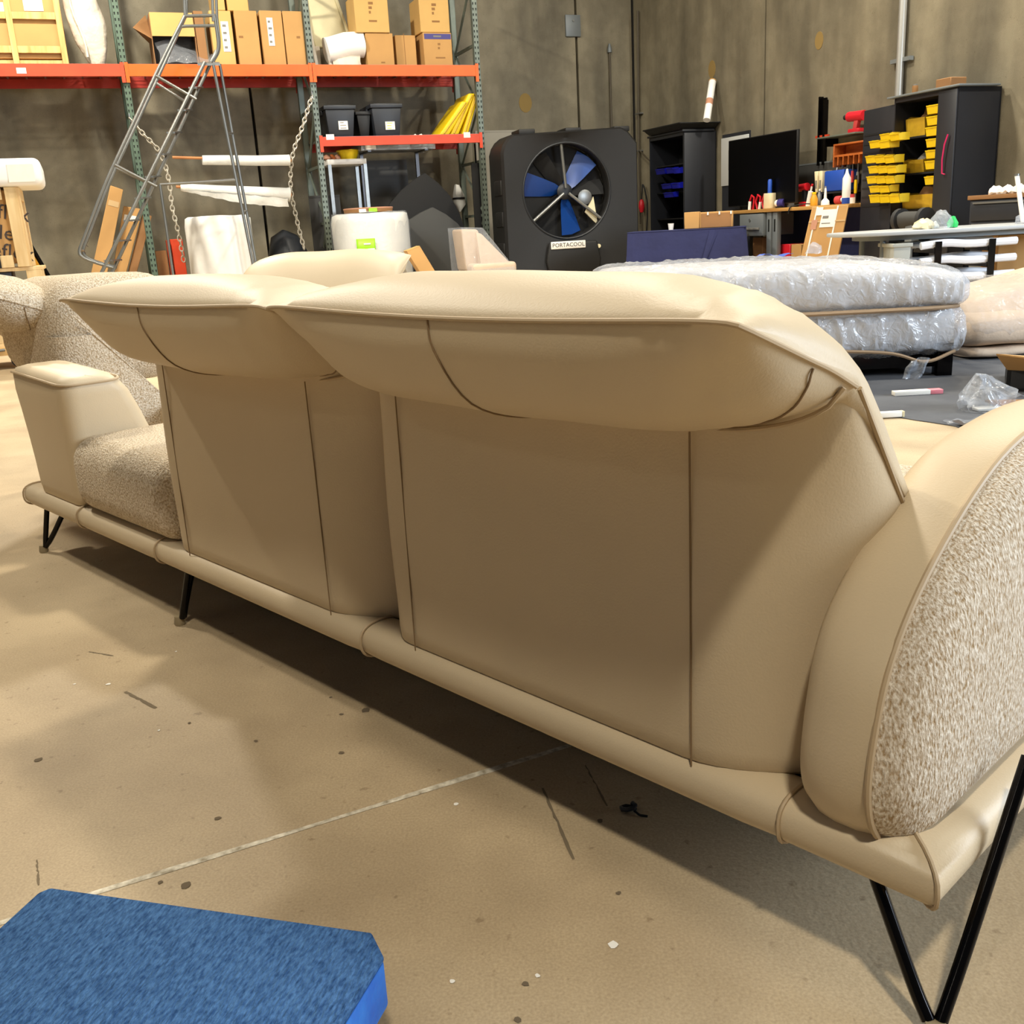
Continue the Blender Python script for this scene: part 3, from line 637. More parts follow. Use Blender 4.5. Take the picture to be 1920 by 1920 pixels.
lx, _, lz = R.hit(60, 11, 0.05); text('label_print', '49473 %', 0.07, 'ink_red', ct, facing(lx - xb, 0.021, lz))
# white covered cushion standing by the post
xa = R.hit(160, 121, 0.0)[0]; xb = R.hit(204, 121, 0.0)[0]
def bag(a, b):
    th = 2 * math.pi * b; z = 1.25 * a; wdt = (.17 + .06 * math.sin(3 * a)) * (1 - .35 * max(0, a - .8) * 5 * .2); e = (math.sin(math.pi * min(1, a * 1.02 + .01)) ** .25)
    return V(((xa + xb) / 2 + 0.02 - .17 * a + wdt * e * math.cos(th), .25 + .12 * e * math.sin(th), TOPZ + z))
g = G().grid(bag, 24, 20); g.v = [R.w(*p) for p in g.v]; g.wob(.03, 4, 2)
t = thing('covered_cushion', 'tall off-white cloth-covered cushion leaning beside the pine crate', 'cushion', R.w((xa + xb) / 2, .25, TOPZ)); obj('cover', g, 'white_cover', t, world=True, angle=60)
obj('fold', G().tube([R.w((xa + xb) / 2 - .10 - .15 * k / 8 + .02 * math.sin(k), .12, TOPZ + .1 + 1.0 * k / 8) for k in range(9)], .018, 6), 'white_cover', t, world=True)
# cream seat foam + draped roll
x0 = R.hit(592, 127, .3)[0]; x1 = R.hit(668, 127, .3)[0]
t = inframe(R, 'seat_shell', 'cream cloth seat panel leaning back behind the draped roll', 'seat', x0, .35, TOPZ)
obj('panel', G().hexa([(0.05, .1, .3), (.62, .1, .3), (.62, .2, .3), (.05, .2, .3)], [(-.03, .42, 1.25), (.42, .42, 1.25), (.42, .52, 1.25), (-.03, .52, 1.25)]), 'cream_cloth', t, bevel=.03, seg=3)
obj('side_wing', G().hexa([(.0, -.05, 0), (.05, -.05, 0), (.1, .35, 0), (.05, .35, 0)], [(-.03, .3, 1.1), (.01, .3, 1.1), (.03, .5, 1.1), (-.01, .5, 1.1)]), 'white_cover', t, bevel=.01)
obj('edge_piping', G().tube([(.60, .09, .3), (.55, .2, .62), (.44, .4, 1.2)], .025, 6), 'cream_cloth', t)
obj('foot', G().box(.05, .1, 0, .12, .4, .32).box(.5, .1, 0, .57, .4, .32), 'white_cover', t, bevel=.01)
xr0 = R.hit(614, 90, .1)[0]; xr1 = R.hit(686, 90, .1)[0]; zr = R.hit(650, 86, .1)[2]; rr = .175
t = inframe(R, 'draped_roll', 'off-white wrapped roll draped over a low trestle on the top shelf', 'roll', xr0, .15, TOPZ)
zz = zr - TOPZ
obj('roll', G().tube([(0, 0.05, zz - .05), (.06, 0.05, zz - .04), (.3, .05, zz + .02), (xr1 - xr0 - .05, .05, zz + .03), (xr1 - xr0 - .02, .05, zz + .03)], rr, 20).wob(.015, 6, 4), 'foam_sheet', t, angle=70)
obj('drape', G().grid(lambda a, b: V((.05 + .42 * a, -.03 - .1 * math.sin(3.1 * a) * b, (zz - .1) * (1 - b))), 12, 8).wob(.03, 7, 6), 'white_cover', t, angle=60)
obj('trestle_leg', G().box(.02, 0, 0, .06, .1, zz - .12).box(.42, 0, 0, .46, .1, zz - .12), 'white_cover', t)
# lower shelf: totes and yellow pads
def tote(label, u0, u1, vt, y, lab, m='tote_dark'):
    xa = R.hit(u0, 243, y)[0]; xb = R.hit(u1, 243, y)[0]; h = R.hit(u0, vt, y)[2] - LOWZ; w_ = xb - xa
    t = inframe(R, 'storage_tote', label, 'tote', (xa + xb) / 2, y, LOWZ)
    q = .04; obj('tub', G().hexa([(-w_ / 2 + q, .03, 0), (w_ / 2 - q, .03, 0), (w_ / 2 - q, .6, 0), (-w_ / 2 + q, .6, 0)], [(-w_ / 2, 0, h * .85), (w_ / 2, 0, h * .85), (w_ / 2, .64, h * .85), (-w_ / 2, .64, h * .85)]), m, t, bevel=.012)
    obj('lid', G().box(-w_ / 2 - .02, -.02, h * .85, w_ / 2 + .02, .66, h * .97).box(-w_ / 2 + .05, .05, h * .97, w_ / 2 - .05, .59, h), m, t, bevel=.008)
    for sx in ((-1, 1) if lab else ()): obj('handle', G().box(sx * (w_ / 2 + .01) - .02, .2, h * .72, sx * (w_ / 2 + .01) + .02, .45, h * .86), m, t, bevel=.006)
    if lab: sticker(R, t, lab[0], lab[1], lab[2], lab[3], y + .004, 'paper', 'label', 3, lab[4])
    return t
tote('dark storage tote with a plain white label on the lower shelf', 613, 668, 196, .03, (634, 227, 653, 243, 'ink_grey'))
tote('dark storage tote with a yellow-marked label on the lower shelf', 700, 755, 193, .03, (722, 228, 741, 243, 'yellow'))
tote('black tote standing between the two labelled totes', 671, 697, 208, .12, None, 'black_plastic')
for k, (ub, ut, wd, lab) in enumerate(((822, 868, .10, 'yellow foam pad leaning, innermost of the three'), (843, 882, .09, 'yellow foam pad leaning in the middle of the three'), (866, 893, .07, 'yellow foam pad leaning against the end rack post'))):
    xa = R.hit(ub, 243, .1)[0]; xt = R.hit(ut, 172, .1)[0]; zt = R.hit(ut, 175 if k else 190, .1)[2] - LOWZ
    t = inframe(R, 'foam_pad', lab, 'pad', xa, .08 + .03 * k, LOWZ, 0, 'yellow pads on the lower shelf')
    sk = xt - xa
    obj('pad', G().hexa([(0, 0, 0), (wd * 1.6, 0, 0), (wd * 1.6, .6, 0), (0, .6, 0)], [(sk - wd * .3, 0, zt), (sk + wd * .9, 0, zt), (sk + wd * .9, .6, zt), (sk - wd * .3, .6, zt)]).wob(.006, 8, k), 'yellow', t, bevel=.02, seg=3)
    obj('ridge', G().tube([(wd * .8, -.004, .02), (sk + wd * .3, -.004, zt - .02)], .012, 6), 'yellow_dull', t)
t = inframe(R, 'paper_scrap', 'small crumpled white paper on the lower shelf', 'paper', *R.hit(783, 243, .1)[:2], LOWZ)
obj('sheet', G().grid(lambda a, b: V((-.07 + .14 * a, .1 * b, .03 * math.sin(5 * a) ** 2 * math.sin(3 * b))), 6, 5).wob(.01, 20, 1), 'paper', t)
# ------------------------------------------------------------------ things under the rack
def px_thing(F, name, label, cat, u, y, v=None, z=0.0): 
    return inframe(F, name, label, cat, F.hit(u, 400 if v is None else v, y)[0], y, z)
# white side table with bowl
y = .35; xa = R.hit(614, 300, y)[0]; xb = R.hit(687, 300, y)[0]; zt = R.hit(650, 298, y)[2]; w_ = xb - xa
t = inframe(R, 'metal_table', 'white metal frame table under the lower shelf', 'table', xa, y)
obj('top', G().box(0, 0, zt - .075, w_, .6, zt), 'white', t, bevel=.004)
for x_, y_ in ((0.0, 0), (w_ - .05, 0), (.0, .55), (w_ - .05, .55)): obj('leg', G().box(x_, y_, 0, x_ + .05, y_ + .05, zt - .075), 'galv', t, smooth=False)
xb2 = R.hit(655, 298, y + .2)[0]; t = inframe(R, 'yellow_basin', 'yellow plastic basin on the white frame table', 'basin', xb2, y + .25, zt + .001)
obj('basin', G().lathe([(.12, 0), (.16, .10), (.17, .13), (.155, .13), (.11, .015)], 20), 'yellow', t); obj('rim', G().tube([V((.168 * math.cos(k * math.pi / 12), .168 * math.sin(k * math.pi / 12), .13)) for k in range(24)], .012, 6, closed=True), 'yellow', t)
xb3 = R.hit(622, 298, y + .2)[0]
for k in range(3):
    t = inframe(R, 'parts_bag', ('brown bag of parts at the table edge', 'small orange bag beside the yellow basin', 'flat brown pouch leaning on the parts bags')[k], 'bag', xb3 + .09 * (k - 1), y + .12 + .05 * k, zt + .001)
    obj('bag', G().lathe([(.03, 0), (.055, .02), (.05, .05), (.015, .07 + .01 * k)], 10).wob(.012, 14, k), 'carton_pink' if k != 1 else 'rack_wood', t)
# wrapped flat panel tucked under the lower beam
xa, _, za = R.hit(678, 282, .3); xb = R.hit(815, 280, .3)[0]
zs_ = za
t = inframe(R, 'wrapped_slab', 'grey slab wrapped in clear film resting on brackets below the lower beam', 'panel', xa, .3, zs_)
obj('panel', G().box(0, 0, 0, xb - xa, .6, .09), 'grey_board', t, bevel=.006); obj('film', G().box(-.01, -.01, -.01, xb - xa + .01, .61, .10).wob(.01, 5, 2), 'film', t); obj('label', G().box(.06, -.014, .01, .22, -.011, .085), 'paper', t, smooth=False)
for x_ in (.1, xb - xa - .15): obj('bracket', G().box(x_, 0.02, -.02, x_ + .05, .58, 0.0).box(x_, .55, -zs_, x_ + .05, .6, 0), 'black_metal', t, smooth=False)
# black arch of foam
def P2(F, pts, y): return [(F.hit(u, v, y)[0], F.hit(u, v, y)[2]) for u, v in pts]
arch = P2(R, [(730, 384), (752, 358), (775, 338), (797, 324), (822, 343), (845, 368), (862, 400), (872, 430), (878, 470)], .15)
t = inframe(R, 'foam_arch', 'tall black pointed foam sheet bowed against the rack', 'foam', arch[3][0], .1)
ox = arch[3][0]
poly = [(x - ox, z) for x, z in arch] + [(arch[-1][0] - ox, 0), (arch[0][0] - ox + .15, 0)]
obj('sheet', G().prism(poly, .05, .12, 'y'), 'black_foam', t, bevel=.01)
poly2 = [(x - ox + .05, z * .72) for x, z in arch[1:]] + [(arch[-1][0] - ox + .02, 0), (arch[0][0] - ox + .3, 0)]
obj('front_sheet', G().prism(poly2, -.06, .04, 'y'), 'charcoal_sheet', t, bevel=.01)
# leaning dark panels
for (u0, u1, vt, m, lab, y) in ((582, 640, 366, 'dark_board', 'black board leaning beside the bubble-wrap roll', .42), (900, 999, 244, 'board_white', 'large pale board standing against the wall behind the cooler', 1.5), (690, 770, 300, 'grey_board', 'wide grey board standing at the back under the rack', 1.40)):
    xa = R.hit(u0, 400, y)[0]; xb = R.hit(u1, 400, y)[0]; zt = R.hit((u0 + u1) / 2, vt, y)[2]
    t = inframe(R, 'leaning_board', lab, 'board', xa, y)
    obj('board', G().box(0, 0, 0, xb - xa, .025, zt), m, t, bevel=.004); obj('edge_strip', G().box(0, -.004, zt - .03, xb - xa, 0.0, zt - .001), m, t, smooth=False)
# rolls of bubble wrap
def bigroll(label, u0, u1, vt, y, m, seed, film=None, z0=0.0):
    xa = R.hit(u0, 470, y)[0]; xb = R.hit(u1, 470, y)[0]; r = (xb - xa) / 2; h = R.hit((u0 + u1) / 2, vt, y - r * .2)[2]
    t = inframe(R, 'bubble_wrap_roll', label, 'roll', (xa + xb) / 2, y, z0)
    obj('roll', G().lathe([(r * .96, 0), (r, .02), (r * 1.01, h * .3), (r, h * .6), (r * 1.0, h * .9), (r * .97, h * .985), (r * .9, h), (r * .16, h), (r * .15, h - .03)], 40).wob(.012, 5, seed), m, t, angle=60)
    obj('core', G().lathe([(r * .15, h - .05), (r * .15, h + .01), (r * .12, h + .01), (r * .12, h - .05)], 20), 'carton', t)
    if film: obj('film', G().lathe([(r * 1.02, .03), (r * 1.035, h * .4), (r * 1.02, h * .9), (r * .95, h * 1.01), (r * .5, h * 1.015)], 40, caps=False).wob(.03, 6, seed), film, t, angle=30)
    return t, r, h
t, r1, h1 = bigroll('white foam roll standing on end left of the film rolls', 352, 476, 405, -.35, 'foam_sheet', 1)
obj('loose_end', G().grid(lambda a, b: V((r1 * 1.015 * math.cos(-.5 + .25 * a), r1 * 1.015 * math.sin(-.5 + .25 * a), h1 * (.02 + .95 * b))), 4, 10).wob(.02, 4, 8), 'white_film', t, solid=.004)
t, r2, h2 = bigroll('big bubble-wrap roll in clear film with a lime green label', 627, 768, 400, -.25, 'white_film', 2, 'film_thin')
def roll_label(t, r, th, z, w_, h_, m, name='label'):
    return obj(name, G().grid(lambda a, b: V((r * math.cos(th + (a - .5) * w_ / r), r * math.sin(th + (a - .5) * w_ / r), z + (b - .5) * h_)), 8, 1), m, t, solid=.003)
lb = roll_label(t, r2 * 1.05, math.radians(-112), h2 * .62, .27, .25, 'lime')
for k in range(3): roll_label(t, r2 * 1.056, math.radians(-110 + 5 * k), h2 * (.66 - .06 * k), .10, .025, 'paper', 'print')
y_ = -.25
t2 = inframe(R, 'cardboard_disc', 'round brown cardboard end disc lying on the bubble-wrap roll', 'disc', R.hit(690, 390, -.25)[0], y_, h2 + .016)
obj('disc', G().lathe([(r2 * .62, 0), (r2 * .63, .045), (r2 * .6, .05)], 28), 'carton_dark', t2); obj('rim', G().tube([V((r2 * .62 * math.cos(k * math.pi / 14), r2 * .62 * math.sin(k * math.pi / 14), .055)) for k in range(28)], .012, 6, closed=True), 'carton_pink', t2)
obj('green_tag', G().box(-.08, -r2 * .66, .0, .04, -r2 * .64, .05), 'lime', t2, smooth=False); obj('white_tag', G().box(-.22, -r2 * .64, .0, -.12, -r2 * .60, .045), 'paper', t2, smooth=False)
# dark cloth heap
c = R.hit(552, 470, .45)
t = inframe(R, 'cloth_heap', 'heap of dark navy cloth on a low stool beside the hanging chain', 'cloth', c[0] - .12, .45)
obj('heap', G().lathe([(.33, .32), (.36, .5), (.30, .72), (.2, .95), (.05, 1.06)], 22).wob(.10, 4, 3), 'dark_plastic', t, angle=70); obj('stool', G().lathe([(.2, 0), (.18, .1), (.18, .33)], 14), 'black_metal', t)
# hanging black strip + crumpled film at the end post
x0 = R.hit(882, 310, .25)[0]; x1 = R.hit(903, 310, .25)[0]; zt = R.hit(890, 306, .25)[2]
t = inframe(R, 'rubber_strip', 'long black rubber strip hanging inside the end rack post', 'strip', x0, .2)
obj('strip', G().box(0, 0, .15, (x1 - x0) * .85, .03, zt), 'black_foam', t, bevel=.005); obj('hook', G().tube([(.08, .015, zt - .01), (.08, .015, ZL)], .012, 6), 'black_metal', t)
c = R.hit(876, 368, .5); t = inframe(R, 'film_bundle', 'crumpled white film bundle strapped to the rear end post', 'film', c[0], .93)
obj('bundle', G().lathe([(.03, c[2] - .2), (.09, c[2] - .1), (.10, c[2] + .05), (.04, c[2] + .2)], 14).wob(.04, 9, 4), 'white_film', t, angle=40); obj('strap', G().lathe([(.105, c[2] - .03), (.107, c[2] + .0)], 14, caps=False), 'black_plastic', t)
# cardboard offcut and wrapped chair
c0 = R.hit(800, 500, -1.2)
t = inframe(R, 'cardboard_offcut', 'long square cardboard tube leaning at the foot of the charcoal sheet', 'box', c0[0] - .02, -1.2)
zt = R.hit(790, 470, -1.2)[2]
obj('tube', G().hexa([(.15, 0, 0), (.36, 0, 0), (.36, .2, 0), (.15, .2, 0)], [(-.22, .12, zt), (-.02, .12, zt + .06), (-.02, .3, zt + .06), (-.22, .3, zt)]), 'carton', t, bevel=.006); obj('cap', G().hexa([(-.22, .12, zt), (-.02, .12, zt + .06), (-.02, .3, zt + .06), (-.22, .3, zt)], [(-.223, .12, zt + .006), (-.023, .12, zt + .066), (-.023, .3, zt + .066), (-.223, .3, zt + .006)]), 'carton_light', t, smooth=False)
y = -1.3; x0 = R.hit(866, 430, y)[0]; x1 = R.hit(960, 490, y)[0]; zt = R.hit(890, 428, y)[2]; zs_ = R.hit(920, 492, y)[2]
t = inframe(R, 'wrapped_chair', 'small beige chair in clear film standing left of the black cooler', 'chair', x0, y)
w_ = x1 - x0
obj('backrest', G().hexa([(0.02, .0, zs_ - .1), (w_ * .42, .05, zs_ - .1), (w_ * .42, .4, zs_ - .1), (.02, .4, zs_ - .1)], [(0, .02, zt), (w_ * .36, .02, zt - .02), (w_ * .36, .5, zt - .02), (0, .5, zt)]), 'wrapped_cushion_warm', t, bevel=.04, seg=3)
obj('seat', G().box(.05, -.2, zs_ - .16, w_, .45, zs_), 'wrapped_cushion_warm', t, bevel=.05, seg=3); obj('slope_pad', G().hexa([(w_ * .3, -.1, zs_ - .05), (w_ * .95, -.1, zs_ - .05), (w_ * .95, .4, zs_ - .05), (w_ * .3, .4, zs_ - .05)], [(w_ * .28, .0, zt - .05), (w_ * .40, .0, zt - .08), (w_ * .40, .4, zt - .08), (w_ * .28, .4, zt - .05)]), 'wrapped_cushion_warm', t, bevel=.02)
obj('film', G().hexa([(-.03, -.24, zs_ - .2), (w_ + .03, -.24, zs_ - .2), (w_ + .03, .5, zs_ - .2), (-.03, .5, zs_ - .2)], [(-.03, -.02, zt + .02), (w_ * .42, -.02, zt), (w_ * .42, .55, zt), (-.03, .55, zt + .02)]).wob(.02, 5, 3), 'film_thin', t)
for x_, y_ in ((.1, -.1), (w_ - .1, -.1), (.1, .38), (w_ - .1, .38)): obj('leg', G().cyl((x_, y_, 0), (x_, y_, zs_ - .15), .018, 8), 'black_metal', t)
# leaning cartons left of the ladder, red boxes
def leaner(label, pts, y, m, depth=.18, name='cardboard_box', stripe=None):
    (ub, vb), (ub2, vb2), (ut2, vt2), (ut, vt) = pts
    q = [R.hit(u, v, y) for u, v in pts]
    def low(a, b): k = a[2] / max(.05, (b[2] - a[2])); return (a[0] - (b[0] - a[0]) * k, y, 0.0)
    b0, b1 = low(q[0], q[3]), low(q[1], q[2]); ox = b0[0]
    t = inframe(R, name, label, 'box', ox, y)
    F_ = [(b0[0] - ox, 0, 0), (b1[0] - ox, 0, 0), (q[2][0] - ox, .06, q[2][2]), (q[3][0] - ox, .06, q[3][2])]
    B_ = [(x, yy + depth, z) for x, yy, z in F_]
    obj('body', G().hexa(F_, B_), m, t, bevel=.006, seg=1)
    if stripe:
        for f0, f1, mm in stripe:
            L_ = lambda f, s_: V(F_[0 if s_ == 0 else 1]).lerp(V(F_[3 if s_ == 0 else 2]), f)
            a0, a1, c1, c0_ = L_(f0, 0).lerp(L_(f0, 1), .12), L_(f0, 0).lerp(L_(f0, 1), .9), L_(f1, 0).lerp(L_(f1, 1), .9), L_(f1, 0).lerp(L_(f1, 1), .12)
            o_ = V((0, -.004, 0)); obj('label', G().hexa([a0 + o_, a1 + o_, c1 + o_, c0_ + o_], [a0, a1, c1, c0_]), mm, t, smooth=False)
    return t
t = leaner('tall narrow carton leaning left of the steps, with a pale tape patch', [(176, 488), (205, 492), (231, 355), (207, 347)], .25, 'carton', stripe=((.86, .90, 'tape'),))
for k, s_ in enumerate(('4', 'A', 'a')): text('print', s_, .09, 'ink', t, facing(.20 + .03 * k, -.004 + .018, .92 + .10 * k, .2))
leaner('shorter carton with white stickers leaning behind the steps', [(214, 492), (242, 492), (268, 392), (232, 386)], .45, 'carton', stripe=((.88, .93, 'paper'),))
leaner('dark carton at the foot of the left rack post', [(245, 492), (262, 492), (285, 405), (268, 400)], .5, 'carton_dark')
for k, (u0, u1, vt, m, lab) in enumerate(((317, 323, 450, 'rust_orange_steel', 'thin orange-red carton beside the hanging chain'), (324, 347, 448, 'rust_orange_steel', 'wide orange-red carton behind the left hanging chain'))):
    carton(R, lab, u0, u1, 485, vt, .2 + .05 * k, .3, 0.0, m, tape=False)
carton(R, 'dark maroon box standing between the rack post and the orange cartons', 293, 314, 486, 470, .3, .3, 0.0, 'carton_dark', tape=False)
# film rolls hung on chains
def chain(label, px, y, nm='hanging_chain'):
    pts = [V(R.w(*R.hit(u, v, y))) for u, v in px]; path = curve(pts, 40 * (len(pts) - 1)); L_ = 0; out = [path[0]]
    for a, b in zip(path, path[1:]):
        L_ += (b - a).length
        if L_ >= .062: out.append(b); L_ = 0
    t = thing(nm, label, 'chain', pts[-1]); lk = G()
    for k, (a, b) in enumerate(zip(out, out[1:])):
        d = (b - a); m_ = (a + b) / 2; dn = d.normalized(); s1 = dn.cross(R.y if k % 2 else (R.x + R.y * .2)).normalized()
        ring = [m_ + dn * (.045 * math.cos(2 * math.pi * j / 8)) + s1 * (.026 * math.sin(2 * math.pi * j / 8)) for j in range(8)]
        lk.tube(ring, .0085, 5, closed=True)
    obj('links', lk, 'rope', t, world=True, kind='stuff')
    obj('end_hook', G().tube([pts[0] + V((0, 0, .06)), pts[0], pts[0] + V((.02, 0, -.05))], .012, 6), 'galv', t, world=True)
    return t
chain('pale chain running down behind the rolling ladder from the left rack post', [(243, 222), (270, 253), (300, 286), (316, 335), (323, 390), (333, 430), (345, 492)], -.10)
chain('pale chain hanging from the middle rack post at the right end of the film rolls', [(585, 180), (568, 235), (549, 290), (545, 350), (556, 410), (571, 470)], -.10)
def roll_h(label, u0, v0, u1, v1, r0, r1, y, m, rod=None):
    a, b = V(R.w(*R.hit(u0, v0, y))), V(R.w(*R.hit(u1, v1, y))); t = thing('film_roll', label, 'roll', a)
    obj('roll', G().tube([a, a.lerp(b, .03), a.lerp(b, .3), a.lerp(b, .6), a.lerp(b, .97), b], r0, 18, r1=r1).wob(.01, 5, 1), m, t, world=True, angle=60)
    if rod: c_ = V(R.w(*R.hit(rod[0], rod[1], y))); obj('rod', G().cyl(c_, b + (b - a) * .02, .018, 8), 'rod', t, world=True)
    obj('core', G().tube([b - (b - a) * .01, b + (b - a) * .012], r1 * .4, 10), 'carton', t, world=True)
    return t
roll_h('upper white film roll on a wooden rod between the chains', 379, 300, 543, 301, .062, .075, -.12, 'white_film', (323, 295))
t = roll_h('lower white film roll with a ragged hanging edge between the chains', 338, 352, 543, 365, .045, .10, -.12, 'white_film', (330, 350))
a, b = V(R.w(*R.hit(352, 357, -.2))), V(R.w(*R.hit(540, 372, -.2)))
obj('loose_sheet', G().grid(lambda s_, q: a.lerp(b, s_) - V((0, 0, (.02 + .10 * math.sin(min(1, s_ * 1.3) * 1.6)) * q)) + R.y * (.03 * q), 30, 5).wob(.02, 9, 5), 'white_film', t, world=True, angle=60)
# ------------------------------------------------------------------ rolling ladder
yn, yf = -1.55, -0.95
def N(u, v): return V(R.w(*R.hit(u, v, yn)))
def Fp(u, v): return V(R.w(*R.hit(u, v, yf)))
lb_ = N(215, 500); lb_.z = 0
lad = thing('rolling_ladder', 'grey tubular steel rolling ladder in front of the rack', 'ladder', lb_)
def lt(name, pts, r=.019, m='grey_tube'): return obj(name, G().tube(pts, r, 8), m, lad, world=True)
def down(a, b): k = a.z / (b.z - a.z); return a - (b - a) * k        # run the line a-b on to the floor
for fn, dx in ((N, 0), (Fp, 7)):
    lt('handrail', curve([fn(346 + dx * .3, 30), fn(300 + dx, 122), fn(250 + dx, 230), fn(200 + dx, 338), fn(160 + dx, 440), fn(149 + dx, 470), fn(155 + dx, 482), fn(175 + dx, 491), fn(212 + dx, 502)], 40))
    lt('guard_rail', [fn(346, 30), fn(404, 29)] if dx == 0 else [fn(338, 50), fn(350, 49), fn(402, 48)])
    lt('guard_post', [fn(344 + dx * .7, -60), fn(347 + dx * .4, 30)]); lt('guard_post', [fn(396 + dx, -60), fn(400 + dx, 40)])
    lt('guard_post', curve([fn(402 + dx * .6, 28), fn(409 + dx * .3, 88), fn(396 + dx * .5, 116)], 12))
    lt('stay', [fn(290 + dx * .2, 141 if dx == 0 else 155), fn(368 if dx == 0 else 346, 186 if dx == 0 else 190)])
    lt('stay', [fn(215 + dx * .3, 309 if dx == 0 else 315), fn(294 if dx == 0 else 276, 350 if dx == 0 else 342)])
sn0, sn1 = N(197, 498), N(384, 116); sf0, sf1 = Fp(216, 499), Fp(406, 95)
sn0, sf0 = down(sn0, sn1), down(sf0, sf1)
lt('stringer', [sn0, sn1], .022); lt('stringer', [sf0, sf1], .022)
for k, v in enumerate((163, 205, 247, 288, 330, 370, 412, 450, 487, 525, 560)):
    f = max(.02, (498 - v) / (498 - 116)); f = (v - 116) / (498 - 116)
    top_n, bot_n = N(396, 116), N(203, 498); pn = N(384 + (197 - 384) * f, v); pf = Fp(396 + (216 - 396) * f, v - 1)
    if pn.z < .08: continue
    d = (pf - pn); x_ = R.x * .05
    obj('step', G().hexa([pn - x_ - V((0, 0, .02)), pn + x_ - V((0, 0, .02)), pf + x_ - V((0, 0, .02)), pf - x_ - V((0, 0, .02))], [pn - x_, pn + x_, pf + x_, pf - x_]), 'grey_tube', lad, world=True, smooth=False)
p0, p1, p2, p3 = N(370, 118), N(412, 118), Fp(412, 116), Fp(376, 116)
obj('platform', G().hexa([p - V((0, 0, .03)) for p in (p0, p1, p2, p3)], [p0, p1, p2, p3]), 'galv', lad, world=True, smooth=False)
for a_, b_ in ((N(400, 122), N(455, 398)), (Fp(412, 120), Fp(462, 395))):
    e = down(b_, a_) ; lt('rear_leg', [a_, e], .02)
    obj('caster', G().cyl(e + V((0, -.02, .05)), e + V((0, .02, .05)), .05, 12), 'rubber', lad, world=True)
e1_, e2_ = N(300, 346), N(441, 338); lt('base_strut', [e1_, e2_], .016); fl = down(N(318, 470), e1_); lt('base_leg', [e1_, fl], .018); lt('base_strut', [Fp(306, 346), Fp(446, 336)], .016)
lt('cross_tube', [N(455, 398) , Fp(462, 395)], .014); lt('cross_tube', [N(425, 250), Fp(436, 250)], .014); lt('cross_tube', [N(149, 470), Fp(156, 470)], .016)
# ------------------------------------------------------------------ crate stack at the far left
cb = ground(40, 690); FL = Frame(cb, math.radians(22))
def FLx(u, v, y=0): return FL.hit(u, v, y)
xr = FLx(68, 640)[0]; z1 = FLx(30, 668)[2]; zm = FLx(30, 505)[2]; zt = FLx(30, 350)[2]
dl = inframe(FL, 'furniture_dolly', 'timber furniture dolly with black casters under the pine crates', 'dolly', xr, 0)
zd = .22
obj('deck', G().box(-1.2, 0, zd - .07, 0.0, .7, zd), 'pine', dl, bevel=.004); obj('rail', G().box(-1.2, -.03, zd - .10, -.05, 0.0, zd - .03), 'wood', dl, bevel=.003)
for x_, y_ in ((-.16, .08), (-1.05, .08), (-.16, .6), (-1.05, .6)):
    c_ = obj('caster', G().cyl((x_, y_ - .02, .07), (x_, y_ + .02, .07), .07, 16), 'rubber', dl); obj('fork', G().box(x_ - .02, y_ - .035, .05, x_ + .02, y_ - .025, zd - .07).box(x_ - .02, y_ + .025, .05, x_ + .02, y_ + .035, zd - .07), 'galv', c_, smooth=False)
obj('bolt', G().tube([(-.5, -.045, zd - .06), (-.25, -.045, zd - .05)], .012, 8), 'galv', dl)
def crate(label, z0, z1_, dx, prn, name='wooden_crate'):
    t = inframe(FL, name, label, 'crate', xr + dx, .02, z0); w_ = 1.15; h = z1_ - z0
    obj('carton', G().box(-w_ + .04, .03, .03, -.06, .66, h - .02), 'carton_pink' if prn == 1 else 'carton', t, bevel=.005, seg=1)
    obj('corner_post', G().box(-.095, -.02, 0.0, 0.0, .02, h), 'pine', t, bevel=.003, seg=1); obj('corner_post', G().box(-w_, -.02, 0, -w_ + .12, .02, h), 'pine', t, bevel=.003, seg=1)
    obj('corner_post', G().box(-.022, .0, 0.0, 0.02, .1, h), 'pine', t, bevel=.003, seg=1); obj('corner_post', G().box(-.022, .6, 0.0, 0.02, .7, h), 'pine', t, bevel=.003, seg=1)
    for z in (0.0, h - .10): obj('rail_board', G().box(-w_ + .12, -.015, z, -.12, .02, z + .10), 'pine', t, bevel=.003, seg=1); obj('rail_board', G().box(.0, .1, z, .02, .6, z + .10), 'pine', t, bevel=.003, seg=1)
    for x_ in (-.24, -.85): obj('strap', G().box(x_, -.024, 0, x_ + .022, -.019, h), 'rubber', t, smooth=False)
    return t, h
t, h = crate('lower pine crate around a pink printed carton, on the dolly', zd, zm - .10, 0.0, 1)
for k, (dx, dz) in enumerate(((-.20, .16), (-.22, .34), (-.80, .44), (-.80, .2))): text('print', 'reflex', .15, 'ink', t, facing(dx, .027, dz, .15))
pz = zm - .10
pl = inframe(FL, 'shipping_pallet', 'narrow timber pallet between the two pine crates', 'pallet', xr, .02, pz)
for y_ in (0, .3, .6): obj('board', G().box(-1.2, y_, .085, .16, y_ + .1, .115), 'pine', pl, bevel=.003, seg=1)
for x_ in (-1.1, -.6, .02): obj('block', G().box(x_, 0, 0.0, x_ + .12, .68, .085), 'pine', pl, bevel=.003, seg=1)
obj('grey_packing', G().box(-.45, .05, 0.01, -.1, .6, .08), 'tote_dark', pl, bevel=.004)
t, h = crate('upper pine crate with printed carton under the white foam block', pz + .117, zt, .06, 2)
for k, (dx, dz) in enumerate(((-.13, .45), (-.19, .29), (-.15, .13), (-.80, .4), (-.80, .2))): text('print', 'reflex', .17, 'ink', t, facing(dx, .027, dz, -.2))
zf0 = zt; zf1 = FLx(40, 297)[2]; xf = FLx(80, 330)[0]
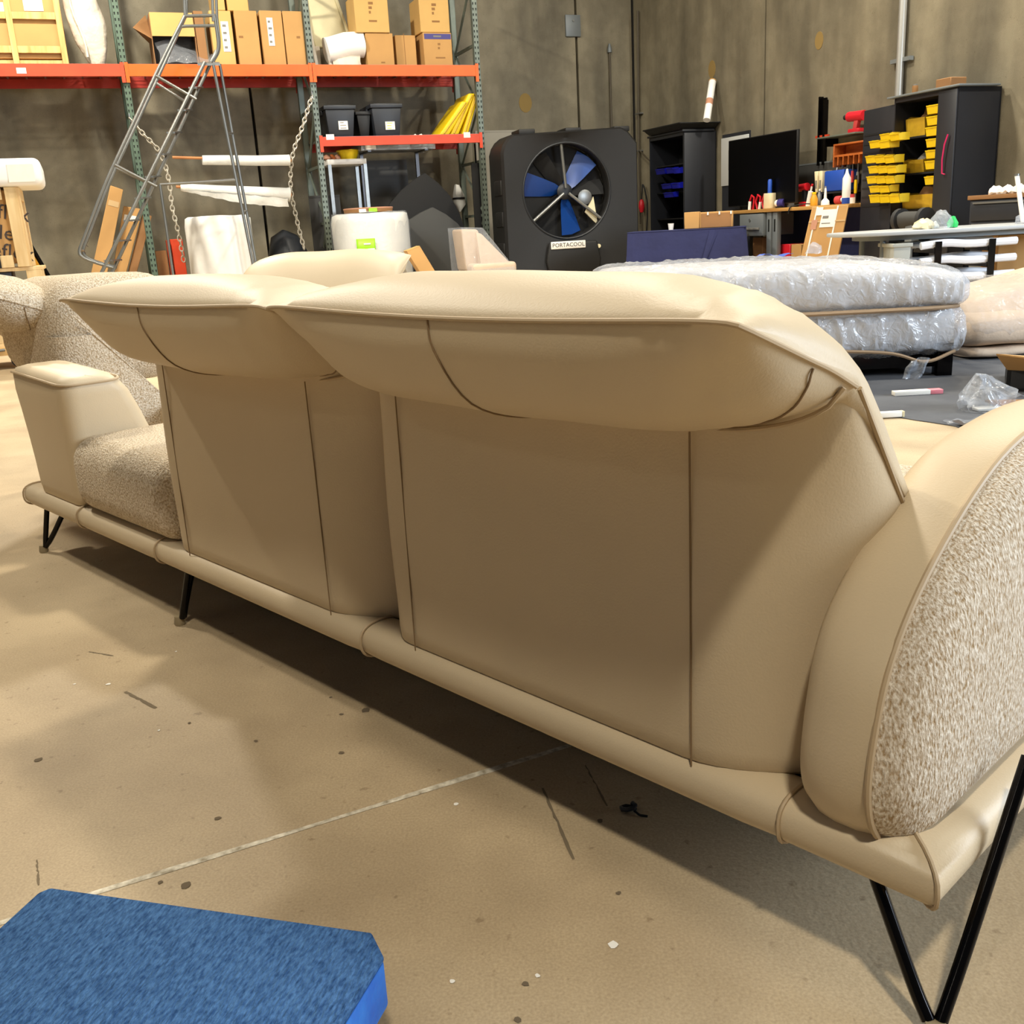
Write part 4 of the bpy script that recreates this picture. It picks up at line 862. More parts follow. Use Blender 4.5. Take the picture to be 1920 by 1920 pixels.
t = inframe(FL, 'foam_block', 'white wrapped foam block on top of the pine crates at the left edge', 'foam', xf, -.06, zf0 + .002)
obj('block', G().box(-1.3, 0, 0.0, 0.0, .8, zf1 - zf0), 'white', t, bevel=.06, seg=4); obj('wrap_fold', G().box(-.26, -.006, .03, -.06, 0.0, .17), 'paper', t, smooth=False)
c_ = inframe(FL, 'folded_easel', 'black-edged yellow board leaning behind the pine crates', 'board', xr + .06, .75)
za = FLx(68, 400, .75)[2]
obj('board', G().hexa([(.24, 0, 0), (.36, 0, 0), (.36, .03, 0), (.24, .03, 0)], [(-.16, 0, za), (-.12, 0, za), (-.12, .03, za), (-.16, .03, za)]), 'amber', c_, smooth=False); obj('edge', G().tube([(.38, .015, 0), (-.10, .015, za)], .022, 6), 'black_metal', c_)
# ================================================================== evaporative cooler
yc = -1.0
xa = R.hit(951, 400, yc)[0]; xb = R.hit(1193, 400, yc)[0]; zt = R.hit(1075, 240, yc)[2]; fw = xb - xa; fx = (xa + xb) / 2
fan = inframe(R, 'evaporative_cooler', 'big black evaporative cooler with blue fan blades beside the rack', 'fan', fx, yc, 0, math.radians(-6))
hw = fw / 2
cx0, _, cz0 = R.hit(1066, 358, yc); cx0 -= fx; fr = fw * .315
zb_ = .12
def octo(i, y):
    a, c1, c2 = hw - i, .20, .10
    return [V((x, y, z)) for x, z in ((-a + c2, zb_ + i), (a - c2, zb_ + i), (a, zb_ + i + c2), (a, zt - i - c1 * 1.1), (a - .02, zt - i - c1), (a - c1, zt - i), (-a + c1 * .7, zt - i - .06), (-a, zt - i - c1 - .05), (-a, zb_ + i + c2))]
# front shell: octagonal outline with a round throat
N_ = 72
def ray_oct(an):
    o_ = [(p.x, p.z) for p in octo(0, 0)]; best = 9
    for (x1, z1), (x2, z2) in zip(o_, o_[1:] + o_[:1]):
        dx, dz = math.cos(an), math.sin(an); ex_, ez = x2 - x1, z2 - z1; den = dx * ez - dz * ex_
        if abs(den) < 1e-9: continue
        t_ = ((x1 - cx0) * ez - (z1 - cz0) * ex_) / den; s_ = ((x1 - cx0) * dz - (z1 - cz0) * dx) / den
        if t_ > 0 and -1e-6 <= s_ <= 1 + 1e-6: best = min(best, t_)
    return best
rg = []
for f, y_ in ((1.0, .75), (1.0, .06), (.97, .0)): rg.append([V((cx0 + ray_oct(2 * math.pi * k / N_) * f * math.cos(2 * math.pi * k / N_), y_, cz0 + ray_oct(2 * math.pi * k / N_) * f * math.sin(2 * math.pi * k / N_))) for k in range(N_)])
for r_, y_ in ((fr * 1.12, .05), (fr * 1.03, .06), (fr, .10), (fr, .32)): rg.append([V((cx0 + r_ * math.cos(2 * math.pi * k / N_), y_, cz0 + r_ * math.sin(2 * math.pi * k / N_))) for k in range(N_)])
obj('housing', G().loft(rg, caps=False), 'fan_black', fan, angle=25)
obj('throat_back', G().lathe([(fr, 0), (fr, .02)], 48).xf(Matrix.Translation((cx0, .34, cz0)) @ Matrix.Rotation(math.pi / 2, 4, 'X')), 'fan_inner', fan)
obj('throat_ring', G().tube([V((cx0 + fr * 1.02 * math.cos(k * math.pi / 30), .055, cz0 + fr * 1.02 * math.sin(k * math.pi / 30))) for k in range(60)], .014, 6, closed=True), 'dark_plastic', fan)
for an in (95, 217, 322):
    a_ = math.radians(an); obj('strut', G().tube([(cx0 + .05 * math.cos(a_), .10, cz0 + .05 * math.sin(a_)), (cx0 + fr * math.cos(a_), .09, cz0 + fr * math.sin(a_))], .024, 8), 'galv', fan)
hub = obj('hub', G().lathe([(.11, 0), (.12, .05), (.09, .08), (.03, .09)], 20).xf(Matrix.Translation((cx0, .22, cz0)) @ Matrix.Rotation(math.pi / 2, 4, 'X')), 'dark_plastic', fan)
for an in (50, 168, 280, 5, 225, 125):
    blue = an in (50, 168, 280); a_ = math.radians(an); w0, w1 = .16, (.30 if blue else .2)
    rr = []
    for s_ in (0.1, .3, .6, 1.0):
        r_ = fr * .95 * s_; hw_ = w0 + (w1 - w0) * s_
        rr.append([V((cx0 + r_ * math.cos(a_ + t_ * hw_ * 1.1 / max(.25, s_ + .1) * .9), .25 + .05 * t_ + dz, cz0 + r_ * math.sin(a_ + t_ * hw_ * 1.1 / max(.25, s_ + .1) * .9))) for t_, dz in ((-1, 0), (0, -.01), (1, 0), (1, .008), (0, .0), (-1, .008))])
    obj('blade', G().loft(rr), 'fan_blue' if blue else 'fan_inner', fan)
sx, _, sz = R.hit(1101, 369, yc); sx -= fx
obj('pulley', G().lathe([(.10, 0), (.11, .03), (.07, .04)], 20).xf(Matrix.Translation((sx, .16, sz)) @ Matrix.Rotation(math.pi / 2, 4, 'X')), 'galv', fan)
obj('belt_guard', G().prism([(sx + .06, sz - .12), (sx + .14, sz + .0), (sx + .20, sz - .42), (sx + .0, sz - .22)], .14, .17, 'y'), 'cream', fan, smooth=False)
obj('service_panel', G().prism([(x_, z_) for x_, z_ in ((cx0 - .36, zb_ + .10), (cx0 + .44, zb_ + .10), (cx0 + .48, zb_ + .30), (cx0 + .42, cz0 - fr - .06), (cx0 - .34, cz0 - fr - .06), (cx0 - .40, zb_ + .30))], -.05, .02, 'y'), 'fan_black', fan, bevel=.03, seg=3)
lx, _, lz = R.hit(1067, 459, yc - .06); lx -= fx
nb = obj('name_plate', G().box(lx - .275, -.066, lz - .055, lx + .275, -.05, lz + .055), 'paper', fan, bevel=.02, seg=3)
text('lettering', 'PORTACOOL', .085, 'ink', nb, facing(lx, -.068, lz))
kx, _, kz = R.hit(1120, 461, yc); obj('valve', G().cyl((kx - fx, -.03, kz), (kx - fx, .02, kz), .03, 12), 'cream', fan)
for z_ in (.5, .95, 1.4): obj('side_grip', G().box(-hw - .02, .1, z_, -hw + .03, .5, z_ + .22), 'fan_black', fan, bevel=.02)
for x_ in (-hw + .3, -.05, hw - .35): obj('top_lug', G().box(x_, .08, zt - .06, x_ + .25, .5, zt + .015), 'fan_black', fan, bevel=.015)
for x_ in (-hw + .15, hw - .15):
    for y_ in (.12, .62): obj('caster', G().cyl((x_ - .03, y_, .07), (x_ + .03, y_, .07), .07, 14).box(x_ - .05, y_ - .04, .1, x_ + .05, y_ + .04, .16), 'rubber', fan)
# ================================================================== right-hand wall
def wire(name, label, px, y, r, m='conduit', F=W, cat='conduit', clamps=()):
    pts = [V(F.w(*F.hit(u, v, y))) for u, v in px]; t = thing(name, label, cat, pts[-1]); obj('run', G().tube(pts, r, 8), m, t, world=True)
    for (u, v) in clamps:
        c = V(F.w(*F.hit(u, v, y))); n = F.y; obj('clamp', G().hexa([c - F.x * .09 - n * .02 - V((0, 0, .012)), c + F.x * .09 - n * .02 - V((0, 0, .012)), c + F.x * .09 + n * .05 - V((0, 0, .012)), c - F.x * .09 + n * .05 - V((0, 0, .012))], [c - F.x * .09 - n * .02 + V((0, 0, .012)), c + F.x * .09 - n * .02 + V((0, 0, .012)), c + F.x * .09 + n * .05 + V((0, 0, .012)), c - F.x * .09 + n * .05 + V((0, 0, .012))]), 'galv', t, world=True, smooth=False)
    return t
px0, px1 = W.hit(1696, -40, -.06), W.hit(1685, 170, -.06)
t = inframe(W, 'wall_pipe', 'pale steel pipe clamped to the wall above the yellow-bin cabinet', 'pipe', (px0[0] + px1[0]) / 2, -.06)
xm = 0.0
obj('tube', G().cyl((xm, 0, .0), (xm, 0, HW - .2), .045, 14), 'pipe', t); obj('clamp', G().box(xm - .16, -.01, W.hit(1690, 116, -.06)[2], xm + .16, .05, W.hit(1690, 116, -.06)[2] + .045), 'bench_steel', t, smooth=False)
t = wire('wall_conduit', 'thin brown conduit running down the wall in the room corner', [(1196, 20), (1197, 200), (1198, 300), (1200, 420)], -.05, .02, clamps=((1197, 213), (1197, 283)))
t = wire('wall_cable', 'thin dark cable slanting from the conduit to the tall black cabinet', [(1199, 282), (1212, 296), (1232, 312)], -.06, .012, cat='cable')
x_, _, z_ = R.hit(1143, 96, 1.56); t = inframe(R, 'wall_post', 'thin brown pipe stub standing against the back wall above the cooler', 'pipe', x_, 1.56)
obj('tube', G().cyl((0, 0, 0), (0, 0, z_), .018, 8), 'conduit', t); obj('cap', G().lathe([(.04, z_ - .02), (.04, z_ + .03), (.015, z_ + .12)], 10), 'bench_steel', t)
x_, _, z_ = R.hit(1075, 48, 1.56); t = inframe(R, 'junction_box', 'grey metal plate bridging the panel joint high on the back wall', 'box', x_, 1.58, z_)
obj('plate', G().box(-.14, -.02, -.17, .14, .02, .17), 'bench_steel', t, bevel=.01); obj('bolt', G().cyl((0, -.035, .08), (0, -.02, .08), .02, 8), 'galv', t)
# small red lamp / hook by the corner
x_, _, z_ = W.hit(1203, 385, -.10); t = inframe(W, 'trigger_lead', 'black cable lead with a red plug hanging beside the cooler', 'cable', x_, -.10, 0)
obj('plug', G().lathe([(.03, z_ - .12), (.055, z_ - .03), (.045, z_ + .06), (.02, z_ + .1)], 12), 'red', t); obj('lead', G().tube(curve([(0, 0, z_ + .08), (.03, 0, z_ + .25), (.02, .02, z_ + .35), (.1, .03, z_ + .2), (.12, .05, z_ - .1), (.02, .03, .02)], 24), .014, 6), 'rubber', t); obj('stem', G().cyl((0, 0, 0), (0, 0, z_ - .1), .012, 8), 'conduit', t)
# ---------- tall cabinets
def cabinet(label, t0, t1, h, d, door=True, right_closed=0.0):
    c = inframe(W, 'storage_cabinet', label, 'cabinet', t0, -d); w_ = t1 - t0; th = .02
    obj('carcass', G().box(0, 0, 0, th, d - .02, h).box(w_ - th, 0, 0, w_, d - .02, h).box(0, d - .04, 0, w_, d - .02, h).box(0, 0, h - .05, w_, d - .02, h).box(0, 0, .08, w_, d - .02, .11), 'cabinet', c, smooth=False)
    obj('back_lining', G().box(th, d - .06, .1, w_ - th, d - .041, h - .05), 'cabinet_in', c, smooth=False)
    for k in range(1, 5): obj('shelf', G().box(th, .12, .1 + (h - .15) * k / 5, w_ - th, d - .06, .12 + (h - .15) * k / 5), 'cabinet_in', c, smooth=False)
    return c, w_
D_ = .6
t0 = W.hit(1672, 300, -D_)[0]; t1 = W.hit(1790, 300, -D_)[0]; hC = 2.10
cab, cw = cabinet('black bin cabinet with open door and rows of yellow bins at the right', t0, t1, hC, D_)
fr_w = .26
rd = obj('door', G().box(cw - fr_w, -.025, .1, cw + .0, -.002, hC - .02), 'cabinet', cab, bevel=.004); 
hx, _, hz = W.hit(1771, 290, -D_ - .03)
obj('handle', G().tube([(hx - t0 + .04, -.05, hz - .2), (hx - t0 + .0, -.05, hz - .19), (hx - t0, -.06, hz - .05), (hx - t0 + .02, -.06, hz + .1), (hx - t0 + .05, -.05, hz + .2)], .008, 6), 'magenta', rd)
obj('top_tray', G().box(-.06, -.06, hC, cw + .06, D_ - .1, hC + .02), 'bench_steel', cab, bevel=.004)
# left door, swung open
da = math.radians(-172); doorL = .50
dpx = [W.w(t0, -D_), None]; hp = W.w(t0, -D_)
q = towards(1617, 330)
# open door plane: hinge at t0, free edge seen at pixel column 1617
best = None
for k in range(60):
    an = math.radians(100 + k * 2.2); e_ = hp + (W.x * math.cos(an) - W.y * math.sin(an)) * .60
    dx = (e_ - EYE); s_ = q.x / q.y - dx.x / dx.y
    if best is None or abs(s_) < best[0]: best = (abs(s_), an, e_)
an = best[1]; DV = (W.x * math.cos(an) - W.y * math.sin(an)); DF = Frame(hp + DV * .60, math.atan2(-DV.y, -DV.x))
g = G().box(0, 0, .1, .60, .022, hC - .06); g.v = [DF.w(*p) for p in g.v]
ld = obj('door', g, 'cabinet', cab, world=True, bevel=.004)
for k in range(9):
    g = G().box(.03, -.006, .95 + k * .10, .57, 0, .97 + k * .10); g.v = [DF.w(*p) for p in g.v]; obj('louvre', g, 'cabinet_in', ld, world=True, smooth=False)
# hopper bins share meshes
def bin_geo(w_, h, d):
    th = .006; prof = [(0, 0), (d, 0), (d, h), (.10 * d + .01, h), (.0, h * .9), (-.02, h * .82)]
    return G().prism(prof, -w_ / 2, -w_ / 2 + th, 'x').prism(prof, w_ / 2 - th, w_ / 2, 'x').box(-w_ / 2, 0, 0, w_ / 2, d, th).box(-w_ / 2, d - th, 0, w_ / 2, d, h).hexa([(-w_ / 2, 0, 0), (w_ / 2, 0, 0), (w_ / 2, th, 0), (-w_ / 2, th, 0)], [(-w_ / 2, -.02, h * .88), (w_ / 2, -.02, h * .88), (w_ / 2, -.02 + th, h * .88), (-w_ / 2, -.02 + th, h * .88)])
ORD = ('first', 'second', 'third')
def bins(F, rows, ywall, label, group, m, h=.085, d=.12, nm='hopper_bin', fill=True):
    proto = None
    for ri, (u0, u1, vt, vb, n) in enumerate(rows):
        for k in range(n):
            lab_ = label(ri, k, n)
            ua, ub = u0 + (u1 - u0) * k / n, u0 + (u1 - u0) * (k + 1) / n
            yf = ywall - d - .02; xa, _, zb = F.hit(ua, vb, yf); xb = F.hit(ub, vb, yf)[0]; zt_ = F.hit(ua, vt, yf)[2]; w_ = (xb - xa) * .96; hh = (zt_ - zb)
            if proto is None:
                proto = thing(nm, lab_, 'bin', F.w((xa + xb) / 2, ywall - d - .002, zb), F.yaw, group); b0 = bin_geo(w_, hh, d); obj('tub', b0, m, proto, smooth=False); pw, ph = w_, hh
                obj('lip', G().box(-w_ / 2, -.026, hh * .80, w_ / 2, -.014, hh * .9), m, proto, smooth=False)
                if fill: obj('contents', G().grid(lambda a, b: V((-w_ * .44 + w_ * .88 * a, d * .15 + d * .8 * b, hh * .85)), 6, 5).wob(.012, 40, 1), 'ink_soft', proto, smooth=False)
                t = proto
            else: t = copy_tree(proto); t['label'] = lab_
            t.matrix_basis = Matrix.Translation(F.w((xa + xb) / 2, ywall - d - .002, zb)) @ Matrix.Rotation(F.yaw, 4, 'Z') @ Matrix.Diagonal((w_ / pw, 1, hh / ph, 1))
bins(DF, [(1649, 1685, 251, 265, 2), (1629, 1666, 264, 279, 2), (1622, 1675, 292, 307, 3), (1627, 1679, 311, 326, 3), (1624, 1676, 330, 345, 3), (1629, 1666, 348, 362, 2), (1629, 1685, 364, 381, 3)], -.002, lambda r, k, n: '%s yellow bin from the left in the %s row on the open cabinet door' % (ORD[k], ('short top', 'second', 'third', 'fourth', 'fifth', 'two-bin sixth', 'bottom')[r]), 'yellow bins on the cabinet door', 'yellow')
bins(W, [(1736, 1761, 197, 215, 1), (1736, 1761, 218, 236, 1), (1734, 1760, 238, 256, 1), (1735, 1759, 260, 277, 1), (1734, 1758, 281, 298, 1), (1733, 1757, 301, 318, 1), (1732, 1756, 330, 347, 1)], -D_ + .13, lambda r, k, n: 'yellow bin, %s in the single column inside the bin cabinet' % ('topmost', 'second from top', 'third from top', 'middle one', 'fifth from top', 'second lowest', 'lowest')[r], 'yellow bins inside the cabinet', 'yellow', d=.11, fill=False)
for k, (u0, u1, vt, vb, lab) in enumerate(((1700, 1735, 208, 246, 'large dull yellow bin on the top cabinet shelf, holding a wrapped part'), (1696, 1733, 284, 311, 'large dull yellow bin on the middle cabinet shelf, holding grey parts'), (1693, 1751, 352, 381, 'widest dull yellow bin on the low cabinet shelf, heaped with brown parts'))):
    y_ = -D_ + .16; xa, _, zb = W.hit(u0, vb, y_); xb = W.hit(u1, vb, y_)[0]; hh = W.hit(u0, vt, y_)[2] - zb; w_ = xb - xa
    zs_ = [.12 + (hC - .15) * j / 5 for j in range(1, 5)]; zb = min(zs_ + [.11], key=lambda a_: abs(a_ - zb))
    t = inframe(W, 'parts_bin', lab, 'bin', (xa + xb) / 2, y_, zb + .002)
    obj('tub', bin_geo(w_, hh, .34), 'yellow_dull', t, smooth=False); obj('contents', G().lathe([(w_ * .30, hh * .3), (w_ * .28, hh * .9), (w_ * .15, hh * (1.3 if k else 1.1)), (.02, hh * 1.4)], 12).xf(Matrix.Translation((0, .16, 0))).wob(.03, 9, k), ('ink_soft', 'ink_grey', 'carton_dark')[k], t)
# on top of the cabinet
zc = hC + .022
t = carton(W, 'small brown carton on top of the yellow-bin cabinet', 1754, 1782, 162, 147, -.45, .22, zc, 'carton_dark', tape=False)
c_ = W.hit(1716, 165, -.4); t = inframe(W, 'grease_can', 'small dark can on top of the yellow-bin cabinet', 'can', c_[0], -.4, zc)
obj('can', G().lathe([(.03, 0), (.032, .01), (.032, .09), (.03, .10)], 14), 'ink_soft', t); obj('lid', G().lathe([(.024, .10), (.024, .115)], 14), 'ink_grey', t)
c_ = W.hit(1793, 160, -.3); t = inframe(W, 'tape_gun', 'small dark tool lying on the right of the cabinet top', 'tool', c_[0] - .05, -.3, zc)
obj('body', G().box(-.05, -.04, 0, .06, .04, .05), 'bench_steel', t, bevel=.01); obj('grip', G().box(-.12, -.015, 0, -.05, .015, .03), 'ink_grey', t, bevel=.006)
# left cabinet with blue bins
u0 = W.hit(1218, 300, -D_)[0]; u1 = W.hit(1282, 300, -D_)[0]; h2_ = 2.21
cab2, cw2 = cabinet('black cabinet with blue bins between the cooler and the big screen', u0, u1, h2_, D_)
obj('top_tray', G().box(-.02, -.03, h2_, cw2 + .02, D_ - .06, h2_ + .03), 'cabinet', cab2, bevel=.004)
obj('door', G().box(cw2 + .002, .0, .1, cw2 + .024, D_ - .05, h2_ - .02), 'cabinet', cab2, bevel=.004)
bins(W, [(1229, 1246, 317, 328, 1), (1249, 1274, 315, 326, 2), (1240, 1258, 345, 355, 1), (1259, 1274, 343, 354, 1), (1244, 1262, 361, 371, 1)], -D_ + .10, lambda r, k, n: 'small blue bin, %s inside the black cabinet beside the cooler' % (('top left',), ('top middle', 'top right'), ('middle left',), ('middle right',), ('lowest',))[r][k], 'blue bins in the left cabinet', 'blue_bin', d=.09, fill=False)
# tray + paper tube on top of it
xa = W.hit(1275, 240, -.55)[0]; zt0 = h2_ + .031
t = inframe(W, 'black_tray', 'flat black tray lying on top of the left black cabinet', 'tray', u0 + .1, -.66, zt0)
obj('tray', G().hexa([(0, 0, 0), (cw2 - .1, 0, 0), (cw2 - .1, .62, 0), (0, .62, 0)], [(-.08, -.06, .08), (cw2 + .0, -.06, .08), (cw2 + .0, .64, .08), (-.08, .64, .08)]), 'black_plastic', t, bevel=.006); obj('rim', G().tube([(-.08, -.06, .085), (cw2, -.06, .085), (cw2, .64, .085), (-.08, .64, .085)], .012, 6, closed=True), 'black_plastic', t)
zt1 = zt0 + .10; a = W.hit(1325, 236, -.35); b = W.hit(1336, 152, -.08)
t = inframe(W, 'paper_tube', 'white paper tube leaning on the wall from the black tray', 'tube', a[0], a[1], zt1)
bl_ = (b[0] - a[0], b[1] - a[1], b[2] - zt1)
obj('tube', G().tube([(0, 0, 0), bl_], .055, 16), 'foam_sheet', t); obj('red_print', G().tube([V(bl_) * .38, V(bl_) * .52], .0565, 16), 'carton_pink', t); obj('cap', G().tube([V(bl_) * .985, V(bl_) * 1.005], .06, 16), 'carton', t)
# paper sheet panel on cabinet side
xs_ = u1 + .05
t = inframe(W, 'notice_panel', 'grey framed notice sheet on a dark stand between cabinet and screen', 'sign', W.hit(1352, 300, -.30)[0], -.30)
za, zb = W.hit(1375, 347, -.30)[2], W.hit(1375, 256, -.30)[2]; w_ = W.hit(1402, 300, -.30)[0] - W.hit(1352, 300, -.30)[0]
obj('sheet', G().box(0, 0, za, w_, .02, zb), 'paper_grey', t, bevel=.004); obj('window', G().box(.2, -.004, za + .22, w_, 0, zb - .18), 'ink_grey', t, smooth=False); obj('stand', G().box(.0, .02, 0, w_, .05, zb + .05), 'cabinet', t, smooth=False)
# ---------- work bench
bx0, _, bz = W.hit(1372, 394, -.75); bx1 = W.hit(1600, 384, -.75)[0]; bz = 1.0; bx1 = min(bx1, W.loc(best[2])[0] - .03)
be = inframe(W, 'work_bench', 'timber-topped work bench with grey steel legs along the right wall', 'bench', bx0, -.75); bw = bx1 - bx0
obj('bench_top', G().box(0, 0, bz - .045, bw, .74, bz), 'bench_top', be, bevel=.006)
for u in (1436, 1447): 
    x_ = W.hit(u, 430, -.73)[0] - bx0
    obj('leg', G().box(x_, .03, 0, x_ + .10, .10, bz - .045), 'bench_steel', be, bevel=.006); obj('slot', G().box(x_ + .035, .027, .70, x_ + .065, .031, .86), 'hole', be, smooth=False)
for x_ in (.02, bw - .10): obj('leg', G().box(x_, .6, 0, x_ + .08, .68, bz - .045), 'bench_steel', be, bevel=.006)
x0_ = W.hit(1388, 410, -.74)[0] - bx0; x1_ = W.hit(1432, 410, -.74)[0] - bx0
dr = obj('drawer', G().box(x0_, .0, bz - .35, x1_, .5, bz - .06), 'bench_steel', be, bevel=.006); obj('pull', G().box(x0_ + .06, -.02, bz - .27, x1_ - .08, 0.0, bz - .24), 'ink_grey', dr, bevel=.004); obj('lock', G().cyl((x0_ + .25, -.01, bz - .14), (x0_ + .25, 0.0, bz - .14), .02, 10), 'galv', dr)
obj('back_panel', G().box(.02, .70, .1, bw - .02, .73, bz - .05), 'navy', be, smooth=False)
obj('low_shelf', G().box(.1, .1, .18, bw - .1, .68, .2), 'bench_steel', be, smooth=False)
for k, (u, m, lab) in enumerate(((1420, 'carton_dark', 'brown carton stored under the work bench'), (1472, 'red', 'red box stored under the work bench'), (1492, 'carton', 'tan box stored at the right under the work bench'))):
    carton(W, lab, u - 9, u + 9, 480, 458 if k else 445, -.6, .3, .202, m, tape=False)
# splash panel behind bench
x0_ = W.hit(1495, 330, -.03)[0]; x1_ = W.hit(1600, 330, -.03)[0]; zt_ = W.hit(1530, 305, -.03)[2]
t = inframe(W, 'backsplash', 'dark grey splash board behind the work bench tools', 'board', x0_, -.035, bz + .001); obj('board', G().box(0, 0, 0, x1_ - x0_, .03, zt_ - bz), 'charcoal_sheet', t, bevel=.004); obj('top_edge', G().box(0, -.004, zt_ - bz - .02, x1_ - x0_, 0, zt_ - bz), 'bench_steel', t, smooth=False)
# big screen
s0 = W.hit(1366, 262, -.5)[0]; s1 = W.hit(1495, 245, -.5)[0]; zs1 = 1.97
t = inframe(W, 'flat_screen', 'large black flat-screen television standing on the work bench', 'television', s0, -.5, bz + .002)
obj('panel', G().box(0, 0, .05, s1 - s0, .045, zs1 - bz), 'black_plastic', t, bevel=.006); obj('display', G().box(.012, -.003, .065, s1 - s0 - .012, 0, zs1 - bz - .012), 'screen', t, smooth=False)
for x_ in (.25, s1 - s0 - .3): obj('foot', G().box(x_, -.1, 0, x_ + .05, .16, .02).box(x_, .0, .0, x_ + .05, .04, .06), 'black_plastic', t, smooth=False)
# bench-top tools: pixel column, distance in front of wall
def bench(name, label, cat, u, y=-.55): return inframe(W, name, label, cat, W.hit(u, 385, y)[0], y, bz + .002)
t = bench('plier_set', 'set of red-handled pliers standing at the left of the bench', 'tool', 1407)
for k in range(3): obj('handle', G().tube([(.02 + .15 * k, 0, .0), (-.02 + .15 * k, 0, .10), (.03 + .15 * k, 0, .19), (.09 + .15 * k, 0, .16), (.07 + .15 * k, 0, 0)], .016, 6), 'red', t)
obj('jaw', G().tube([(.02, -.03, .0), (.03, -.03, .11)], .022, 6), 'white', t); obj('jaw', G().tube([(.26, -.03, 0), (.28, -.03, .09)], .022, 6), 'white', t)
t = bench('white_block', 'white box with a blue marker standing in it on the bench', 'box', 1443); obj('box', G().box(-.075, -.05, 0, .075, .05, .20), 'cream', t, bevel=.008); obj('marker', G().lathe([(.03, .20), (.03, .36), (.02, .38)], 12), 'blue', t)
t = bench('tape_roll', 'navy tape roll with white core lying on the bench', 'tape', 1463, -.5); obj('roll', G().cyl((-.02, 0, .06), (.08, .02, .06), .058, 20), 'purple', t); obj('core', G().cyl((-.07, 0, .06), (-.02, 0, .06), .048, 16), 'white', t)
t = bench('steel_box', 'small grey steel box on the bench behind the tape roll', 'box', 1478, -.4); obj('box', G().box(-.07, -.05, 0, .07, .05, .12), 'bench_steel', t, bevel=.006); obj('lid', G().box(-.072, -.052, .12, .072, .052, .135), 'ink_grey', t, bevel=.003)
t = bench('cordless_drill', 'red cordless drill standing on the bench right of the screen', 'drill', 1508, -.3); obj('body', G().tube([(-.12, 0, .24), (.06, 0, .25)], .05, 12), 'red', t); obj('grip', G().box(-.03, -.03, .02, .04, .03, .22), 'dark_plastic', t, bevel=.012); obj('battery', G().box(-.06, -.05, 0, .08, .05, .06), 'red', t, bevel=.01)
t = bench('glue_bottle', 'white squeeze bottle leaning behind the amber bottle', 'bottle', 1515, -.45); obj('bottle', G().tube([(0, 0, .0), (.05, 0, .18)], .032, 12).tube([(.05, 0, .18), (.075, 0, .26)], .012, 8), 'white', t); obj('cap', G().tube([(.07, 0, .245), (.08, 0, .27)], .013, 8), 'red', t)
t = bench('amber_bottle', 'short amber bottle on the bench edge by the leaning carton', 'bottle', 1526, -.62); obj('bottle', G().lathe([(.045, 0), (.048, .08), (.03, .12), (.025, .14)], 14), 'amber', t); obj('cap', G().lathe([(.028, .14), (.028, .165)], 12), 'yellow', t)
t = bench('spray_can', 'small silver can behind the leaning carton on the bench', 'can', 1536, -.5); obj('can', G().lathe([(.03, 0), (.03, .13), (.015, .16), (.015, .18)], 14), 'galv', t); obj('nozzle', G().lathe([(.01, .18), (.01, .2)], 8), 'white', t)
t = bench('nozzle_bottle', 'small white nozzle bottle beside the silver can', 'bottle', 1547, -.5); obj('bottle', G().lathe([(.055, 0), (.05, .05), (.02, .08), (.012, .2), (.01, .21)], 14), 'white', t); obj('cap', G().lathe([(.012, .2), (.008, .23)], 8), 'ink_grey', t)
t = bench('red_roll', 'red and white tape roll beside the tall white bottle', 'tape', 1573, -.45); obj('roll', G().cyl((-.05, 0, .05), (.04, .01, .05), .05, 16), 'ink_red', t); obj('core', G().cyl((.04, .01, .05), (.09, .02, .05), .03, 12), 'white', t)
t = bench('tall_bottle', 'tall white pointed bottle with a blue base on the bench', 'bottle', 1586, -.5); obj('bottle', G().lathe([(.05, .06), (.052, .10), (.05, .30), (.02, .36), (.01, .41)], 16), 'white', t); obj('base', G().lathe([(.05, 0), (.052, .01), (.052, .07)], 16), 'blue', t)
t = bench('small_red_cap_jar', 'small jar with a red cap right of the tall white bottle', 'jar', 1597, -.45); obj('jar', G().lathe([(.035, 0), (.038, .07)], 12), 'white', t); obj('cap', G().lathe([(.03, .07), (.03, .11)], 12), 'ink_red', t)
t = bench('yellow_screwdriver', 'yellow and black screwdriver standing by the cabinet door', 'tool', 1603, -.3); obj('handle', G().lathe([(.018, .12), (.022, .2), (.018, .28)], 10), 'yellow', t); obj('shaft', G().lathe([(.008, .0), (.008, .12)], 8), 'galv', t); obj('tip', G().lathe([(.014, .28), (.014, .33)], 10), 'rubber', t)
t = bench('cable_coil', 'thin black cable lying over the bench edge', 'cable', 1487, -.72); obj('cable', G().tube(curve([(-.0, .0, .012), (.0, -.045, .0), (-.02, -.05, -.05), (-.03, -.045, -.08)], 10) + [], .008, 6), 'rubber', t); obj('loop', G().tube(curve([(0, 0, .012), (.12, .1, .03), (.22, .2, .012)], 10), .008, 6), 'rubber', t)
